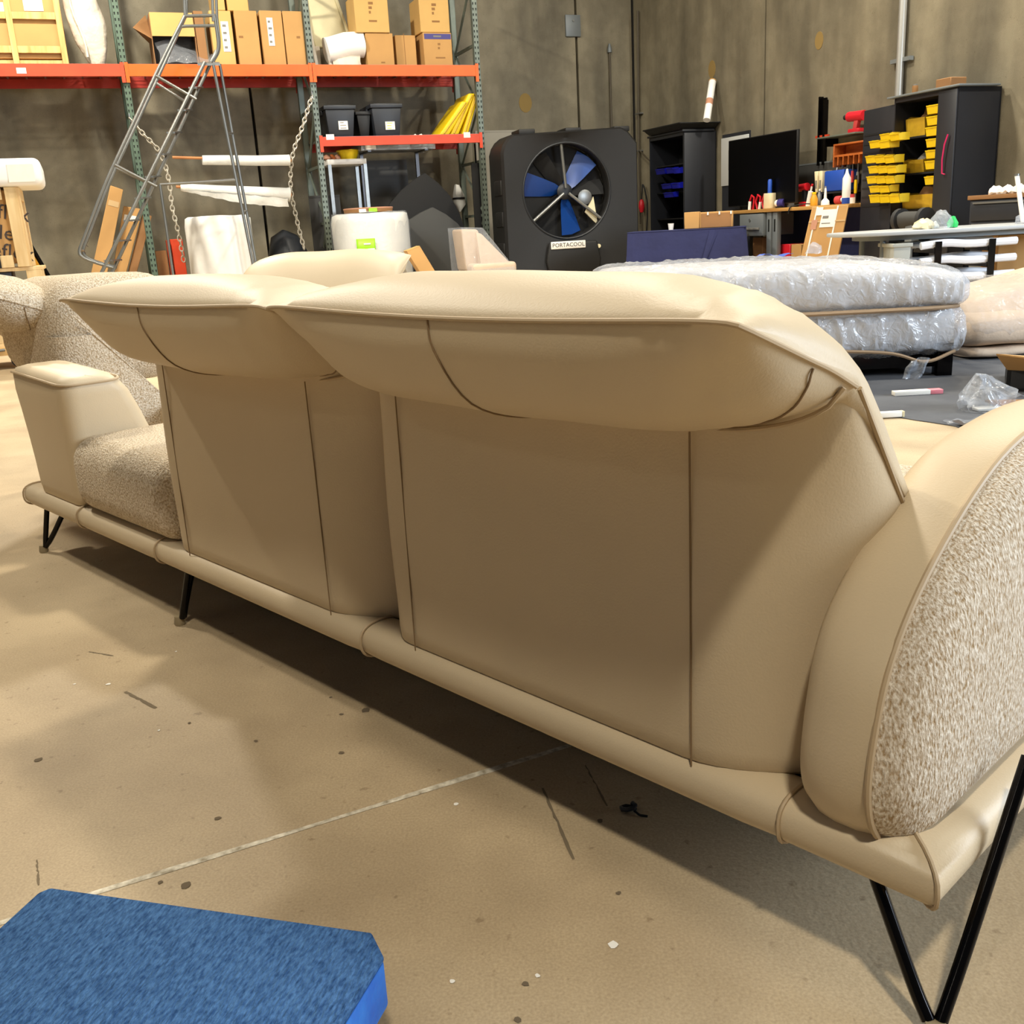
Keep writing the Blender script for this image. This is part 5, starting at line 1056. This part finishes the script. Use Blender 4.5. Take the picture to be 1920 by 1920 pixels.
# blue crate and cream folders on a small wall shelf
x0_ = W.hit(1528, 340, -.30)[0]; za = W.hit(1545, 360, -.30)[2]; zb = W.hit(1545, 320, -.3)[2]
sh = inframe(W, 'wall_bracket_shelf', 'small dark bracket shelf holding folders above the bench', 'shelf', x0_, -.34, za - .025)
obj('board', G().box(-.02, 0, 0, .75, .30, .02), 'dark_plastic', sh, smooth=False); obj('bracket', G().box(.02, .05, -.12, .04, .30, 0).box(.6, .05, -.12, .62, .3, 0), 'black_metal', sh, smooth=False)
for k, lab in enumerate(('cream folder, outer one on the bracket shelf', 'cream folder leaning next to the blue case')):
    t = inframe(W, 'folder', lab, 'folder', x0_ + .02 + .085 * k, -.33, za); obj('cover', G().hexa([(.03, 0, 0), (.075, 0, 0), (.075, .24, 0), (.03, .24, 0)], [(0, 0, zb - za), (.06, 0, zb - za), (.06, .24, zb - za), (0, .24, zb - za)]), 'cream', t, bevel=.006); obj('spine', G().box(.03, -.004, .05, .06, .0, .15), 'ink_grey', t, smooth=False)
t = inframe(W, 'blue_case', 'blue plastic tool case beside the cream folders', 'case', x0_ + .22, -.33, za); obj('case', G().box(0, 0, 0, .38, .24, zb - za - .01), 'blue', t, bevel=.02); obj('handle', G().tube([(.10, .12, zb - za - .01), (.12, .12, zb - za + .07), (.2, .12, zb - za + .07), (.22, .12, zb - za - .01)], .012, 6), 'white', t)
# black upright channel + glass shelf + timber tool rack
xu = W.hit(1540, 240, -.05)[0]; zu0 = W.hit(1540, 310, -.05)[2]; zu1 = W.hit(1540, 181, -.05)[2]
t = inframe(W, 'wall_channel', 'tall black steel channel fixed upright on the wall above the bench', 'channel', xu, -.07); obj('channel', G().box(-.05, 0, zu0, -.03, .065, zu1).box(.05, 0, zu0, .07, .065, zu1 - .05).box(-.03, .045, zu0, .05, .065, zu1 - .02), 'black_metal', t, smooth=False); obj('bracket', G().box(-.12, .02, W.hit(1540, 258, -.05)[2], .12, .06, W.hit(1540, 258, -.05)[2] + .03), 'rust_orange_steel', t, smooth=False)
za = W.hit(1580, 256, -.15)[2]; xa = W.hit(1549, 256, -.15)[0]; xb = W.hit(1622, 248, -.15)[0]
t = inframe(W, 'glass_shelf', 'thin greenish shelf strip above the timber tool rack', 'shelf', xa, -.3, za); obj('board', G().box(0, 0, 0, xb - xa, .29, .018), 'green_grey_steel', t, bevel=.003); obj('bracket', G().box(.05, .1, -.1, .07, .29, 0), 'black_metal', t, smooth=False)
xa = W.hit(1563, 290, -.3)[0]; xb = W.hit(1622, 290, -.3)[0]; z1_ = za - .004; z0_ = W.hit(1563, 311, -.3)[2]; w_ = xb - xa
t = inframe(W, 'tool_rack', 'orange-brown timber tool rack with slots hung under the glass shelf', 'rack', xa, -.31, z0_)
hh = z1_ - z0_ - .11
obj('side_board', G().box(0, 0, -.02, .025, .2, hh + .0), 'rack_wood', t, bevel=.004); obj('side_board', G().box(w_ - .025, 0, -.02, w_, .2, hh), 'rack_wood', t, bevel=.004); obj('back_board', G().box(.025, .18, 0, w_ - .025, .2, hh), 'rack_wood', t, smooth=False); obj('top_board', G().box(0, 0, hh, w_, .2, hh + .02), 'rack_wood', t, bevel=.004); obj('slot_rail', G().box(.025, .0, hh * .42, w_ - .025, .18, hh * .42 + .025), 'rack_wood', t, smooth=False)
for k in range(1, 6): obj('divider', G().box(w_ * k / 6 - .01, 0, 0.0, w_ * k / 6 + .01, .16, hh * .42), 'rack_wood', t, smooth=False)
for k in range(5):
    q = inframe(W, 'hanging_tool', ('black-handled chisel hung first in the timber rack', 'black-handled chisel hung second in the timber rack', 'dark pincers hung in the middle of the timber rack', 'grey scraper hung fourth in the timber rack', 'dark driver hung last in the timber rack')[k], 'tool', xa + w_ * (k + 1.5) / 6 - w_ / 6 * .5 - .0, -.235, z0_ - .22 - .02 * (k % 2))
    obj('handle', G().lathe([(.016, 0), (.022, .05), (.016, .14)], 8), ('rubber', 'rubber', 'ink_red', 'ink_grey', 'rubber')[k], q); obj('blade', G().box(-.008, -.003, .14, .008, .003, .30), 'galv', q, smooth=False)
c_ = W.hit(1602, 250, -.15); t = inframe(W, 'red_drill', 'red power drill lying on the glass shelf by the cabinet door', 'drill', c_[0], -.16, za + .02)
obj('body', G().tube([(-.10, 0, .20), (.18, 0, .19)], .06, 12), 'red', t, angle=50); obj('grip', G().hexa([(.0, -.03, .03), (.07, -.03, .03), (.07, .03, .03), (0, .03, .03)], [(.03, -.03, .17), (.11, -.03, .17), (.11, .03, .17), (.03, .03, .17)]), 'ink_red', t, bevel=.01); obj('battery', G().box(-.06, -.05, 0, .14, .05, .05), 'red', t, bevel=.01); obj('chuck', G().tube([(-.18, 0, .20), (-.10, 0, .2)], .03, 10), 'rubber', t)
# ---------- leaning carton with straps, small carton, cloth-covered box
HF = Frame(W.w(W.hit(1545, 430, -1.25)[0], -1.25), math.radians(-22))
def poly_leaner(F, name, label, pts, depth, m, lean=.25):
    q = [F.hit(u, v, 0) for u, v in pts]; k0 = q[0][2] / (q[3][2] - q[0][2]); k1 = q[1][2] / (q[2][2] - q[1][2])
    b0 = V(q[0]) - (V(q[3]) - V(q[0])) * k0; b1 = V(q[1]) - (V(q[2]) - V(q[1])) * k1; ox = b0.x; b0.z = b1.z = 0
    t = inframe(F, name, label, 'box', ox, 0); A = [b0, b1, V(q[2]) + V((0, lean * .3, 0)), V(q[3]) + V((0, lean * .3, 0))]; A = [p - V((ox, 0, 0)) for p in A]
    obj('body', G().hexa(A, [p + V((0, depth, 0)) for p in A]), m, t, bevel=.006, seg=1); return t, A
t, A = poly_leaner(HF, 'strapped_carton', 'tan carton with shipping label and white straps leaning by the bench', [(1503, 472), (1572, 476), (1590, 384), (1522, 388)], .16, 'carton')
def onA(a, b): return A[0].lerp(A[1], a).lerp(A[3].lerp(A[2], a), b)
def quad_label(a0, a1, b0, b1, m, name, par, off=.004):
    o_ = V((0, -off, 0)); P_ = [onA(a0, b0), onA(a1, b0), onA(a1, b1), onA(a0, b1)]; return obj(name, G().hexa([p + o_ for p in P_], P_), m, par, smooth=False)
quad_label(.13, .17, 0, 1, 'paper', 'strap', t); quad_label(.70, .74, 0, 1, 'paper', 'strap', t); quad_label(0, 1, .82, .835, 'tape', 'strap', t, .006)
l_ = quad_label(.32, .72, .76, .96, 'paper', 'label', t, .007); quad_label(.36, .52, .86, .89, 'ink_grey', 'print', l_, .009); quad_label(.36, .6, .80, .81, 'ink_grey', 'print', l_, .009); quad_label(.08, .24, .74, .85, 'carton_pink', 'label', t, .008); quad_label(.16, .32, .9, .99, 'paper', 'label', t, .008)
NF = Frame(ground(1290, 480, .45), math.radians(-14)); NF.o.z = 0; 
x0 = NF.hit(1177, 460, 0)[0]; x1 = NF.hit(1398, 455, 0)[0]; zt = NF.hit(1290, 430, 0)[2]
t = inframe(NF, 'cloth_covered_crate', 'long box draped in navy cloth in front of the work bench', 'box', x0, 0); w_ = x1 - x0
def drape(a, b):
    th = a * 2 * math.pi; 
    return None
g = G().box(0, 0, 0.05, w_, .8, zt); obj('crate', G().box(.03, .03, 0, w_ - .03, .77, zt - .02), 'dark_board', t, smooth=False)
def dr_pt(a, b):
    P_ = 2 * (w_ + .8); s_ = a * P_; L = [(0, 0), (w_, 0), (w_, .8), (0, .8), (0, 0)]; segs = [w_, .8, w_, .8]; k = 0
    while k < 3 and s_ > segs[k]: s_ -= segs[k]; k += 1
    f = min(1, s_ / segs[k]); x = L[k][0] + (L[k + 1][0] - L[k][0]) * f; y = L[k][1] + (L[k + 1][1] - L[k][1]) * f
    fl = .06 * b * (1 + .8 * math.sin(a * 60)); cx_q, cy_q = w_ / 2, .4
    return V((x + (x - cx_q) * fl / w_ * 1.5, y + (y - cy_q) * fl, zt - (zt - .03) * b))
g = G().grid(dr_pt, 96, 8); obj('cloth_skirt', g, 'navy', t, angle=60); obj('cloth_top', G().box(-.005, -.005, zt - .012, w_ + .005, .805, zt), 'navy', t, bevel=.005)
obj('corner_fold', G().hexa([(w_ * .62, -.05, zt * .35), (w_ * .64, -.05, zt * .35), (w_ * .75, -.01, zt - .02), (w_ * .7, -.01, zt - .02)], [(w_ * .63, -.02, zt * .35), (w_ * .66, -.02, zt * .35), (w_ * .78, 0, zt - .02), (w_ * .72, 0, zt - .02)]), 'navy', t, smooth=False)
x0 = NF.hit(1283, 430, .15)[0]; x1 = NF.hit(1374, 428, .15)[0]; zz = NF.hit(1330, 396, .15)[2]
t = inframe(NF, 'flat_carton', 'low open brown carton lying on the navy cloth box', 'box', x0, .15, zt + .002); w_ = x1 - x0
obj('body', G().box(0, 0, 0, .2, .4, zz - zt).box(.2, .02, 0, w_, .4, zz - zt - .01), 'carton', t, bevel=.006, seg=1); obj('inner_face', G().box(.22, .016, .01, w_ - .02, .02, zz - zt - .03), 'carton_dark', t, smooth=False)
for k in range(3): obj('staple', G().box(.3 + .15 * k, .008, zz - zt - .05, .32 + .15 * k, .02, zz - zt - .01), 'paper', t, smooth=False)
c_ = NF.hit(1258, 428, .2); t = inframe(NF, 'white_cup', 'small white cup on the left of the navy cloth box', 'cup', c_[0], .2, zt + .002); obj('cup', G().lathe([(.03, 0), (.04, .08), (.035, .08), (.026, .01)], 14), 'white', t); obj('rim', G().lathe([(.041, .078), (.041, .084)], 14, caps=False), 'paper', t)
# ---------- grey table with stacked folding chairs beneath
TF = Frame(ground(1760, 430, .75), math.radians(-1.0)); TF.o.z = 0; tz = .75
x0 = TF.hit(1590, 442, 0)[0]
tb = inframe(TF, 'grey_table', 'large pale grey oval table carrying bags, at the right', 'table', x0, 0)
TL = 2.1; ell = [(TL / 2 + TL / 2 * math.copysign(abs(math.cos(a_)) ** .7, math.cos(a_)), .45 + .5 * math.copysign(abs(math.sin(a_)) ** .7, math.sin(a_))) for a_ in [2 * math.pi * k / 48 for k in range(48)]]
obj('top', G().prism(ell, tz - .03, tz, 'z'), 'table_grey', tb, bevel=.008); obj('apron', G().prism([(TL / 2 + (x - TL / 2) * .8, .45 + (y - .45) * .8) for x, y in ell], tz - .07, tz - .03, 'z'), 'bench_steel', tb)
for x_, y_ in ((.35, .2), (TL - .35, .2), (.35, .7), (TL - .35, .7)): obj('leg', G().cyl((x_, y_, 0), (x_, y_, tz - .07), .022, 10), 'bench_steel', tb)
xa = TF.hit(1712, 470, .1)[0]
for k in range(5):
    t = inframe(TF, 'folding_chair', ('topmost white folding chair of the stack under the grey table', 'second white folding chair from the top of the stack', 'middle white folding chair of the stack', 'fourth white folding chair from the top of the stack', 'lowest white folding chair of the stack, on the floor')[k], 'chair', xa, -.05, .60 - .125 * k - (.06 if k == 4 else .0), 0, 'stacked folding chairs')
    zz = .0
    obj('seat_slat', G().tube(curve([(0, 0, .03), (.2, 0, .045), (.4, 0, .03), (.75, 0, .035)], 10), .030, 8), 'chair_white', t); obj('back_slat', G().tube(curve([(-.05, .35, .03), (.2, .35, .03), (.45, .35, .05), (.72, .35, .035)], 10), .030, 8), 'chair_white', t)
    obj('seat', G().box(.02, .02, .012, .42, .34, .04), 'chair_white', t, bevel=.01)
    for x_ in (.1, .52): obj('hinge', G().box(x_, -.02, -.03, x_ + .05, .4, .03), 'black_plastic', t, smooth=False)
bs_ = inframe(TF, 'chair_rack', 'black steel floor rack under the stacked folding chairs', 'rack', xa, -.05); 
for x_ in (.1, .52):
    for y_ in (-.045, .41): obj('post', G().box(x_, y_, 0, x_ + .05, y_ + .015, .66), 'black_metal', bs_, smooth=False)
t = inframe(TF, 'grey_carton', 'pale grey bin standing under the table left of the chairs', 'bin', TF.hit(1671, 470, .0)[0], -.05); w_ = TF.hit(1704, 470, 0)[0] - TF.hit(1671, 470, 0)[0]; zt = TF.hit(1688, 456, 0)[2]
obj('tub', G().hexa([(.02, .02, 0), (w_ - .02, .02, 0), (w_ - .02, .3, 0), (.02, .3, 0)], [(0, 0, zt), (w_, 0, zt), (w_, .32, zt), (0, .32, zt)]), 'grey_bin', t, bevel=.01); obj('rim', G().box(-.01, -.01, zt - .03, w_ + .01, .33, zt), 'grey_bin', t, bevel=.006)
carton(TF, 'wide tan carton under the right end of the grey table', 1870, 1990, 480, 438, .55, .3, 0.0, 'carton', tape=False)
def crumple(F, name, label, cat, u, v, y, z, rx, h, m, seed, m2=None, mz=None):
    c_ = F.hit(u, v, y); t = inframe(F, name, label, cat, c_[0], y, z)
    obj('bulk', G().lathe([(rx * .9, 0), (rx, h * .25), (rx * .8, h * .6), (rx * .3, h * .95), (rx * .06, h)], 18).wob(rx * .28, 3.2 / rx, seed), m, t, angle=25)
    if m2: obj('tuft', G().lathe([(rx * .35, h * .3), (rx * .4, h * .5), (rx * .1, h * .9)], 12).xf(Matrix.Translation((rx * .9, -.02, -h * .28))).wob(rx * .15, 5 / rx, seed + 1), m2, t, angle=25)
    return t
crumple(TF, 'plastic_bag', 'white and blue plastic bag with a green corner on the grey table', 'bag', 1764, 425, .3, tz + .002, .10, .14, 'film', 2, 'green')
crumple(TF, 'cloth_bundle', 'cream cloth bundle on the grey table beside the plastic bag', 'cloth', 1732, 425, .35, tz + .002, .09, .08, 'cream', 5, 'white_film')
crumple(TF, 'blue_bag', 'small blue and white bag at the right end of the grey table', 'bag', 1918, 418, .3, tz + .002, .06, .08, 'film', 8, 'blue')
# grey machine in front of the cabinet, tool chest, pole
MF = Frame(W.w(7.35, -1.35), W.yaw)
t = inframe(W, 'bench_grinder', 'dusty grey grinder on a pedestal in front of the bin cabinet', 'machine', W.hit(1712, 400, -1.2)[0], -1.2)
zz = W.hit(1712, 412, -1.2)[2]
obj('motor', G().tube([(-.14, 0, zz), (-.05, 0, zz), (.05, 0, zz), (.14, 0, zz)], .085, 16).wob(.02, 9, 2), 'charcoal_sheet', t); obj('wheel', G().cyl((-.2, 0, zz), (-.15, 0, zz), .12, 18), 'dark_board', t); obj('wheel', G().cyl((.15, 0, zz), (.2, 0, zz), .12, 18), 'dark_board', t); obj('pedestal', G().box(-.05, -.05, .02, .05, .05, zz - .05).box(-.2, -.15, 0, .2, .15, .02), 'bench_steel', t, bevel=.004)
CF = Frame(W.w(8.75, -1.25), W.yaw - math.radians(-18)); x0, _, z1_ = CF.hit(1820, 366, 0)
t = inframe(CF, 'tool_chest', 'dark blue steel tool chest with a brown top at the right edge', 'chest', x0, 0); zt = 1.0
obj('body', G().box(0, 0, .12, 1.5, .55, zt - .04), 'tote_dark', t, bevel=.006); obj('top', G().box(-.02, -.02, zt - .04, 1.52, .57, zt), 'carton_dark', t, bevel=.004)
for k in range(4):
    d_ = obj('drawer', G().box(.02, -.015, .16 + .2 * k, 1.48, 0.0, .34 + .2 * k), 'tote_dark', t, bevel=.004); obj('pull', G().box(.04, -.03, .32 + .2 * k, 1.46, -.012, .335 + .2 * k), 'galv', d_, smooth=False)
for x_ in (.1, 1.4):
    for y_ in (.1, .45): obj('caster', G().cyl((x_ - .02, y_, .055), (x_ + .02, y_, .055), .055, 12).box(x_ - .04, y_ - .03, .08, x_ + .04, y_ + .03, .12), 'rubber', t)
for k, (u, lab) in enumerate(((1868, 'crumpled white paper on the left of the tool chest'), (1889, 'larger crumpled white paper on the tool chest'), (1912, 'crumpled white paper by the white pole on the tool chest'))): crumple(CF, 'crumpled_paper', lab, 'paper', u, 360, .15, zt + .002, .07, .08, 'paper', 11 + k)
t = inframe(CF, 'white_pole', 'white plastic pole leaning in front of the tool chest', 'pole', CF.hit(1916, 420, -.3)[0], -.3); a = CF.hit(1907, 330, -.12); b = CF.hit(1918, 415, -.3); xx = CF.hit(1916, 420, -.3)[0]
top = V((a[0] - xx, a[1] + .3, a[2])); bot = top + (V((b[0] - xx, 0, b[2])) - top) * (top.z / (top.z - b[2])); obj('pole', G().tube([bot, top], .022, 10), 'white', t); obj('cap', G().tube([top, top + V((0, 0, .02))], .026, 10), 'galv', t)
# ================================================================== wrapped sofas on the right
fb = ground(1785, 706)
ws = thing('wrapped_daybed', 'grey-beige sofa wrapped in shiny clear film behind the long leather sofa', 'sofa', (fb.x, fb.y, 0), math.radians(-4)); WS = Frame((fb.x, fb.y, 0), math.radians(-4))
xl = WS.hit(1118, 500, .2)[0]; xr_ = WS.hit(1813, 560, 0)[0]; z_t = WS.hit(1500, 486, .4)[2]; z_m = WS.hit(1700, 580, 0)[2]; z_b = WS.hit(1650, 690, .0)[2]
def pillow(x0, x1, y0, y1, z0, z1, nx=30, drop=0.0, nk=28):
    g = G(); rings = []
    for i in range(nx + 1):
        a = i / nx; e = max(.02, 1 - abs(2 * a - 1) ** 12) ** .35; ring = []
        for k in range(nk):
            t_ = 2 * math.pi * k / nk; c_, s_ = math.cos(t_), math.sin(t_); p_ = 2 / 3.6
            yy = (y0 + y1) / 2 + (y1 - y0) / 2 * math.copysign(abs(c_) ** p_, c_) * (.9 + .1 * e); zz = (z0 + z1) / 2 + (z1 - z0) / 2 * math.copysign(abs(s_) ** p_, s_) * (.72 + .28 * e)
            zz -= drop * a ** 4 * max(0, (zz - z0) / (z1 - z0)); ring.append(V((x0 + (x1 - x0) * a, yy, zz)))
        rings.append(ring)
    return g.loft(rings)
obj('upper_cushion', pillow(xl, xr_, 0, 1.0, z_m - .035, z_t, 40, .09).wob(.012, 4, 1), 'wrapped_cushion', ws, angle=80)
obj('lower_body', pillow(xl + .05, xr_ - .03, .03, .98, z_b + .06, z_m + .045, 40).wob(.012, 4, 2), 'wrapped_cushion', ws, angle=80)
obj('seam_band', G().tube(curve([(xl + .02, .05, z_m), (xl + .5, -.012, z_m), ((xl + xr_) / 2, -.02, z_m), (xr_ - .25, -.012, z_m), (xr_ - .02, .08, z_m)], 40), .022, 8, flat=.6), 'wrap_edge', ws)
obj('film', pillow(xl - .015, xr_ + .02, -.022, 1.02, z_m - .02, z_t + .012, 150, .09, 90).wob(.012, 4, 5).ridge(.022, 5, 2, 7, (1, 1, .6)), 'crinkle_film', ws, angle=50)
obj('film', pillow(xl + .02, xr_ + .012, -.02, 1.02, z_b + .03, z_m + .03, 150, 0.0, 90).wob(.014, 4, 6).ridge(.024, 6, 3, 7, (1, 1, .6)), 'crinkle_film', ws, angle=50)
obj('hem_cord', G().tube(curve([(xl + .3, -.02, z_b + .10), ((xl + xr_) / 2, -.035, z_b + .12), (xr_ - .45, -.03, z_b + .09), (xr_ - .22, -.03, z_b + .03), (xr_ - .05, -.01, z_b + .08)], 30), .010, 6), 'wrap_edge', ws)
tx = xr_ - .30; obj('film_tail', G().grid(lambda a, b: V((tx + .10 * a - .05 * b, -.05 - .01 * math.sin(9 * a), (z_b + .05) * (1 - .92 * b))), 8, 10).wob(.015, 16, 3), 'film', ws, angle=20)
for x_ in (xl + .2, xr_ - .13):
    for y_ in (.02, .85): obj('leg', G().box(x_, y_, 0, x_ + .085, y_ + .09, z_b + .12), 'black_metal', ws, bevel=.004)
obj('frame', G().box(xl + .15, .1, z_b - .02, xr_ - .06, .9, z_b + .07), 'black_metal', ws, smooth=False)
W2 = Frame(ground(1860, 676), math.radians(4)); xl2 = W2.hit(1830, 640, 0)[0]
w2 = inframe(W2, 'wrapped_armchair', 'second film-wrapped cushion stack at the right edge of the picture', 'sofa', 0, 0); xR = xl2 + 1.1
za = W2.hit(1860, 655, 0)[2]; zb = W2.hit(1860, 605, 0)[2]; zc_ = W2.hit(1900, 530, .3)[2]
obj('bottom_cushion', pillow(xl2, xR, 0, .9, .003, za + .01).wob(.012, 5, 3), 'wrapped_cushion_warm', w2, angle=80); obj('middle_cushion', pillow(xl2 - .02, xR, -.02, .9, za, zb + .06).wob(.015, 5, 4), 'wrapped_cushion_warm', w2, angle=80)
obj('top_cushion', G().hexa([(xl2 + .0, .05, zb), (xR, .05, zb), (xR, .9, zb), (xl2, .9, zb)], [(xl2 + .02, .3, zb + .10), (xR, .3, zc_ + .12), (xR, .9, zc_ + .12), (xl2 + .02, .9, zb + .10)]), 'wrapped_cushion_warm', w2, bevel=.05, seg=4)
obj('film', pillow(xl2 - .03, xR + .02, -.035, .95, za + .02, zc_ + .02, 90, 0.0, 70).wob(.015, 4, 7).ridge(.02, 4, 4, 7), 'film_thin', w2, angle=50)
# ------------------------------------------------------------------ dark floor mat and litter on it
edge = [(1640, 776), (1700, 786), (1750, 794), (1790, 800), (1830, 812), (1880, 800), (1940, 780)]
pts = [ground(u, v) for u, v in edge]; far = [ground(2100, 640), ground(1500, 640)]
poly = [(p.x, p.y) for p in curve([V((p.x, p.y, 0)) for p in pts], 36)] + [(p.x, p.y) for p in far]
poly = [(x + (.012 * noise.noise(V((x * 9, y * 9, 0))) if k < 37 else 0), y + (.02 * noise.noise(V((x * 9, y * 9, 4))) if k < 37 else 0)) for k, (x, y) in enumerate(poly)]
obj('mat_sheet', G().prism(poly, 0.0005, .004, 'z'), 'mat_grey', thing('floor_sheet', 'dark grey felt floor sheet with a ragged edge at the right', 'floor sheet', (pts[0].x, pts[0].y, 0)), world=True, smooth=False)
def lit(name, label, cat, u, v, z=.0045): return thing(name, label, cat, ground(u, v) + V((0, 0, z)), 0)
t = lit('slim_box', 'thin white box with a pink end lying on the dark floor sheet', 'box', 1725, 742); obj('box', G().box(-.13, 0, 0, .055, .05, .022), 'paper', t, bevel=.002); obj('pink_end', G().box(.055, 0, 0, .12, .05, .022), 'pink', t, bevel=.002)
t = lit('film_scrap', 'crumpled ball of clear film on the dark floor sheet', 'litter', 1845, 768); obj('bulk', G().lathe([(.10, 0), (.12, .03), (.10, .09), (.04, .13), (.005, .14)], 40).wob(.045, 14, 3).ridge(.02, 16, 2, 4), 'film', t, angle=30); obj('core', G().lathe([(.06, 0), (.07, .03), (.03, .08)], 14).wob(.03, 16, 5), 'film', t, angle=15)
t = lit('white_scrap', 'flat white plastic scrap below the film ball', 'litter', 1852, 771); obj('piece', G().box(-.06, -.03, 0, .05, .03, .016).wob(.008, 30, 2), 'white', t, bevel=.003); obj('flap', G().box(.04, -.02, .012, .08, .02, .02), 'paper', t)
t = lit('white_strip', 'short white foam strip on the edge of the dark floor sheet', 'litter', 1672, 784, .005); obj('strip', G().box(-.08, -.012, 0, .045, .022, .026), 'white', t, bevel=.004); obj('end', G().box(.045, -.012, 0, .055, .022, .026), 'cream', t)
t = lit('white_chip', 'small white foam chip near the torn cardboard', 'litter', 1899, 790, .005); obj('chip', G().box(-.022, -.018, 0, .022, .02, .03).wob(.008, 30, 6), 'white', t, bevel=.003); obj('crumb', G().box(.03, -.01, 0, .045, .004, .012), 'paper', t, bevel=.002)
t = lit('dark_debris', 'smudge of dark torn tape on the floor sheet edge', 'litter', 1826, 800, .005); obj('scrap', G().grid(lambda a, b: V((-.07 + .14 * a, -.05 + .1 * b, .004 + .012 * abs(math.sin(9 * a + 4 * b)))), 8, 6).wob(.02, 20, 2), 'ink', t, angle=20); obj('film_bit', G().grid(lambda a, b: V((-.1 + .2 * a, .04 + .08 * b, .004 + .01 * abs(math.sin(7 * a + 5 * b)))), 8, 4).wob(.015, 22, 4), 'film_thin', t, angle=20)
KF = Frame(ground(1885, 735), math.radians(-26)); 
t = inframe(KF, 'open_carton', 'open brown carton with a raised flap at the right edge of the picture', 'box', 0, 0, .0045); zt = KF.hit(1890, 690, 0)[2] - .0045
obj('body', G().box(0, 0, 0, .9, .02, zt).box(0, 0, 0, .02, .5, zt).box(0, .48, 0, .9, .5, zt).box(0, 0, 0, .9, .5, .015), 'dark_board', t, smooth=False); a = KF.hit(1868, 665, -.05); obj('flap', G().hexa([(0, 0, zt - .01), (.9, 0, zt - .01), (.9, .02, zt), (0, .02, zt)], [(a[0], -.05, a[2] - .006), (.9, -.25, zt - .02), (.9, -.24, zt - .012), (a[0], -.05, a[2])]), 'carton', t, smooth=False)
t = lit('torn_cardboard', 'flat torn piece of brown cardboard on the dark floor sheet', 'cardboard', 1905, 772, .005); obj('sheet', G().hexa([(-.10, .10, 0.03), (.5, .10, .0), (.5, -.0, 0.0), (-.03, -.01, 0.0)], [(-.10, .10, .04), (.5, .10, .012), (.5, 0, .012), (-.03, -.01, .012)]), 'carton_dark', t, smooth=False); obj('fuzz', G().grid(lambda a, b: V((-.08 + .4 * a, .12 + .06 * b, .035 + .02 * math.sin(20 * a))), 10, 3).wob(.02, 20, 3), 'film_thin', t, angle=20)
t = lit('film_glove', 'blue scrap of film on the wrapped daybed', 'litter', 1450, 480, 0); t.matrix_basis = Matrix.Translation(WS.w(WS.hit(1452, 478, .75)[0], .75, z_t + .016)); obj('scrap', G().grid(lambda a, b: V((-.10 + .2 * a, -.05 + .1 * b, .01 * math.sin(8 * a))), 8, 4).wob(.012, 20, 2), 'blue', t, angle=30); obj('clear_bit', G().lathe([(.05, .0), (.04, .04), (.01, .07)], 12).xf(Matrix.Translation((.25, 0, 0))).wob(.015, 20, 4), 'film', t, angle=30)
